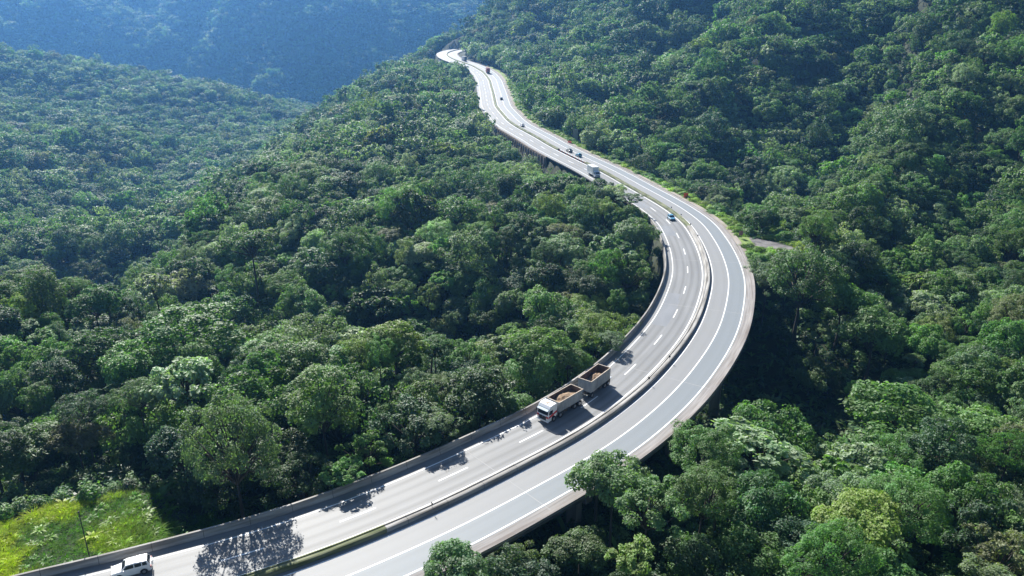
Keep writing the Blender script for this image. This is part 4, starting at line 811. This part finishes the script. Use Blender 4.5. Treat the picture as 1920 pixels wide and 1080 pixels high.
# ------------------------------------------------------------------ roadside things
M_orange = mat("orange sheet", (.75, .10, .03), .6); M_cone = mat("orange plastic", (.8, .16, .05), .5); M_signback = mat("grey sign back", (.27, .29, .31), .5, .3); M_post = mat("galvanised post", (.25, .25, .25), .6, .4); M_wht = mat("white sheeting", (.8, .8, .8), .5)
def panel(name, label, cat, x, y, w_, h_, z0, m, legs=2, rz=0, edge=None, group=None):
    g = float(gz(x, y)[0]); s, a, z = road_of([x], [y]); g = max(g, float(z[0]) - .35) if abs(s[0]) < 16 else g
    r = empty(name, (x, y, g), rz); tag(r, label, cat, group)
    p = MB(); p.box(-w_ / 2, w_ / 2, -.03, .03, z0, z0 + h_); p.build("panel", m, r, .01)
    if edge: q = MB(); q.box(-w_ / 2 + .05, w_ / 2 - .05, -.036, -.031, z0 + .05, z0 + h_ - .05); q.build("panel_face", edge, r)
    for k in range(legs): xx = (-.36 + .72 * k / max(1, legs - 1)) * w_ if legs > 1 else 0; l = MB(); l.cyl((xx, .06, -.3), (xx, .06, z0 + h_ * .9), .045, n=8); l.build("leg", M_post, r)
    for k in range(1, 3): l = MB(); l.box(-w_ / 2 + .02, w_ / 2 - .02, .031, .055, z0 + h_ * k / 3 - .03, z0 + h_ * k / 3 + .03); l.build("crossbar", M_post, r)
    return r
(px, py, pz), hd = rp(arc_xy(57.8, 248), 12.4); panel("warning_sign", "orange warning board on the verge above the sharp bend", "sign", px, py, 1.6, 1.5, .5, M_orange, rz=radians(10))
(px, py, pz), hd = rp(arc_xy(66, 202), 13.0); panel("road_sign", "reddish-brown back of a sign at the entrance of the pull-out", "sign", px, py, 1.25, 1.3, .9, mat("red-brown sign back", (.24, .12, .13), .6), rz=radians(12))
(px, py, pz), hd = rp(arc_xy(28, 354), 17.5); panel("roadside_panel", "tall grey sign back standing between grass verge and trees", "sign", px, py, 2.3, 5.4, .6, M_signback, rz=radians(8))
def plastic_barrier(label, x, y, rz):
    g = float(road_of([x], [y])[2][0]); r = empty("plastic_barrier", (x, y, g), rz); tag(r, label, "barrier", "orange plastic barriers")
    b = MB(); b.prism([(-.3, 0), (-.3, .25), (-.1, .5), (-.08, .95), (.08, .95), (.1, .5), (.3, .25), (.3, 0)], -1.1, 1.1); b.build("barrier_body", M_orange, r, .03)
    b = MB(); b.box(-.9, .9, -.115, -.095, .62, .78); b.build("white_band", M_wht, r)
(px, py, pz), hd = rp(arc_xy(24, 343), 10.9); plastic_barrier("long orange plastic barrier at the verge below the grey panel", px, py, hd + radians(25))
cone0 = None; ncone = 10
for k in range(ncone):
    (x, y, z), hd = rp(GAP0 + 1.0 + (GAP1 - GAP0 - 2) * k / (ncone - 1), .0, .005)
    if cone0 is None:
        cone0 = empty("traffic_cone", (x, y, z)); b = MB(); b.loft([[(r_ * cos(2 * pi * i / 12), r_ * sin(2 * pi * i / 12), zz) for i in range(12)] for r_, zz in ((.19, .03), (.14, .3), (.04, .76))]); c1 = b.build("cone_body", M_cone, cone0, smooth=True)
        b = MB(); b.box(-.24, .24, -.24, .24, 0, .035); c2 = b.build("cone_base", M_cone, cone0, .01); b = MB(); b.loft([[(r_ * cos(2 * pi * i / 12), r_ * sin(2 * pi * i / 12), zz) for i in range(12)] for r_, zz in ((.125, .42), (.098, .55))], cap=False); c3 = b.build("cone_band", M_wht, cone0); r = cone0
        kids = [c1, c2, c3]
    else:
        r = cone0.copy(); COL.objects.link(r); r.location = (x, y, z)
        for q in kids: q2 = q.copy(); COL.objects.link(q2); q2.parent = r
    tag(r, "orange traffic cone in the row closing the gap in the median", "traffic cone", "cones in the median gap")
# small marker plates on the median
MK = [(808, 955, 80.0, "nearest to the camera, where the median turns mossy"), (1226, 708, 114.0, "beside the dump trailer, lower of the pair"), (1264, 665, 122.5, "beside the dump trailer, upper of the pair"),
      (1299, 436, 200, "at the top of the sharp bend"), (1283, 415, 211.5, "just beyond the light blue hatchback"), (1265, 397, 222, "level with the light blue hatchback"), (1241, 385, 230.5, "above the light blue hatchback")]
for (u, v, D, lb) in MK:
    x, y, z = at(u, v, D); a = float(road_of([x], [y])[1][0]); (x, y, z), hd = rp(a, .33, .64); r = empty("marker_post", (x, y, z), hd); tag(r, "short dark marker post on the median, " + lb, "marker post", "marker posts on the median")
    b = MB(); b.cyl((0, 0, -.03), (0, 0, .42), .025, n=8); b.build("post", M_black, r); b = MB(); b.loft([[(-.02, -.09, .34), (.02, -.09, .34), (.02, .09, .34), (-.02, .09, .34)], [(-.03, -.20, .55), (.03, -.20, .55), (.03, .20, .55), (-.03, .20, .55)], [(-.02, -.12, .80), (.02, -.12, .80), (.02, .12, .80), (-.02, .12, .80)]]); b.build("plate", M_black, r, .01); r.scale = (1, 1, 1)
# thin pole in the bright grass, pale rock at the verge
x, y, z = at(168, 1045, 71.6); g = float(gz(x, y)[0]); b = MB(); b.cyl((0, 0, 0), (-.5, .8, 6.4), .07, .05, 8); b.cyl((-.5, .8, 6.3), (-.5, .8, 6.5), .10, .08, 8); o = b.build("thin_pole", mat("dark pole", (.03, .035, .03), .8)); o.location = (x, y, g); tag(o, "thin dark leaning pole standing in the bright grass at lower left", "pole")
(px, py, pz), hd = rp(arc_xy(46, 286), 12.3); rg = np.random.default_rng(4); b = MB(); b.loft([[(r_ * cos(2 * pi * i / 9) * 1.3 + rg.normal(0, .05), r_ * sin(2 * pi * i / 9) + rg.normal(0, .05), zz) for i in range(9)] for r_, zz in ((.75, -.5), (.85, .1), (.6, .5), (.25, .68))]); o = b.build("pale_rock", mat("pale rock", (.6, .58, .54), .9), None, .08); o.location = (px, py, pz - .2); tag(o, "pale rounded rock at the foot of the right slope beside the verge", "rock")
#PART5
T_TOP = max(float(GZ.max()), max(t[3] + t[4] * 1.6 for t in T))
# ------------------------------------------------------------------ haze: one even closed box of air
hb = MB(); hb.box(-2600, 2600, -600, 3300, float(GZ.min()) - 60, max(float(T_TOP), 300) + 12)
hz = hb.build("haze", []); hm = bpy.data.materials.new("air"); hm.use_nodes = True; N = hm.node_tree.nodes; L = hm.node_tree.links
N.remove(N["Principled BSDF"]); pv = N.new("ShaderNodeVolumePrincipled"); pv.inputs["Color"].default_value = (.17, .45, .95, 1); pv.inputs["Density"].default_value = .00016; pv.inputs["Anisotropy"].default_value = .55
L.new(pv.outputs[0], N["Material Output"].inputs["Volume"]); hz.data.materials.append(hm); tag(hz, "thin blue air haze filling the valley", "haze", kind="stuff"); hz.display_type = 'WIRE'
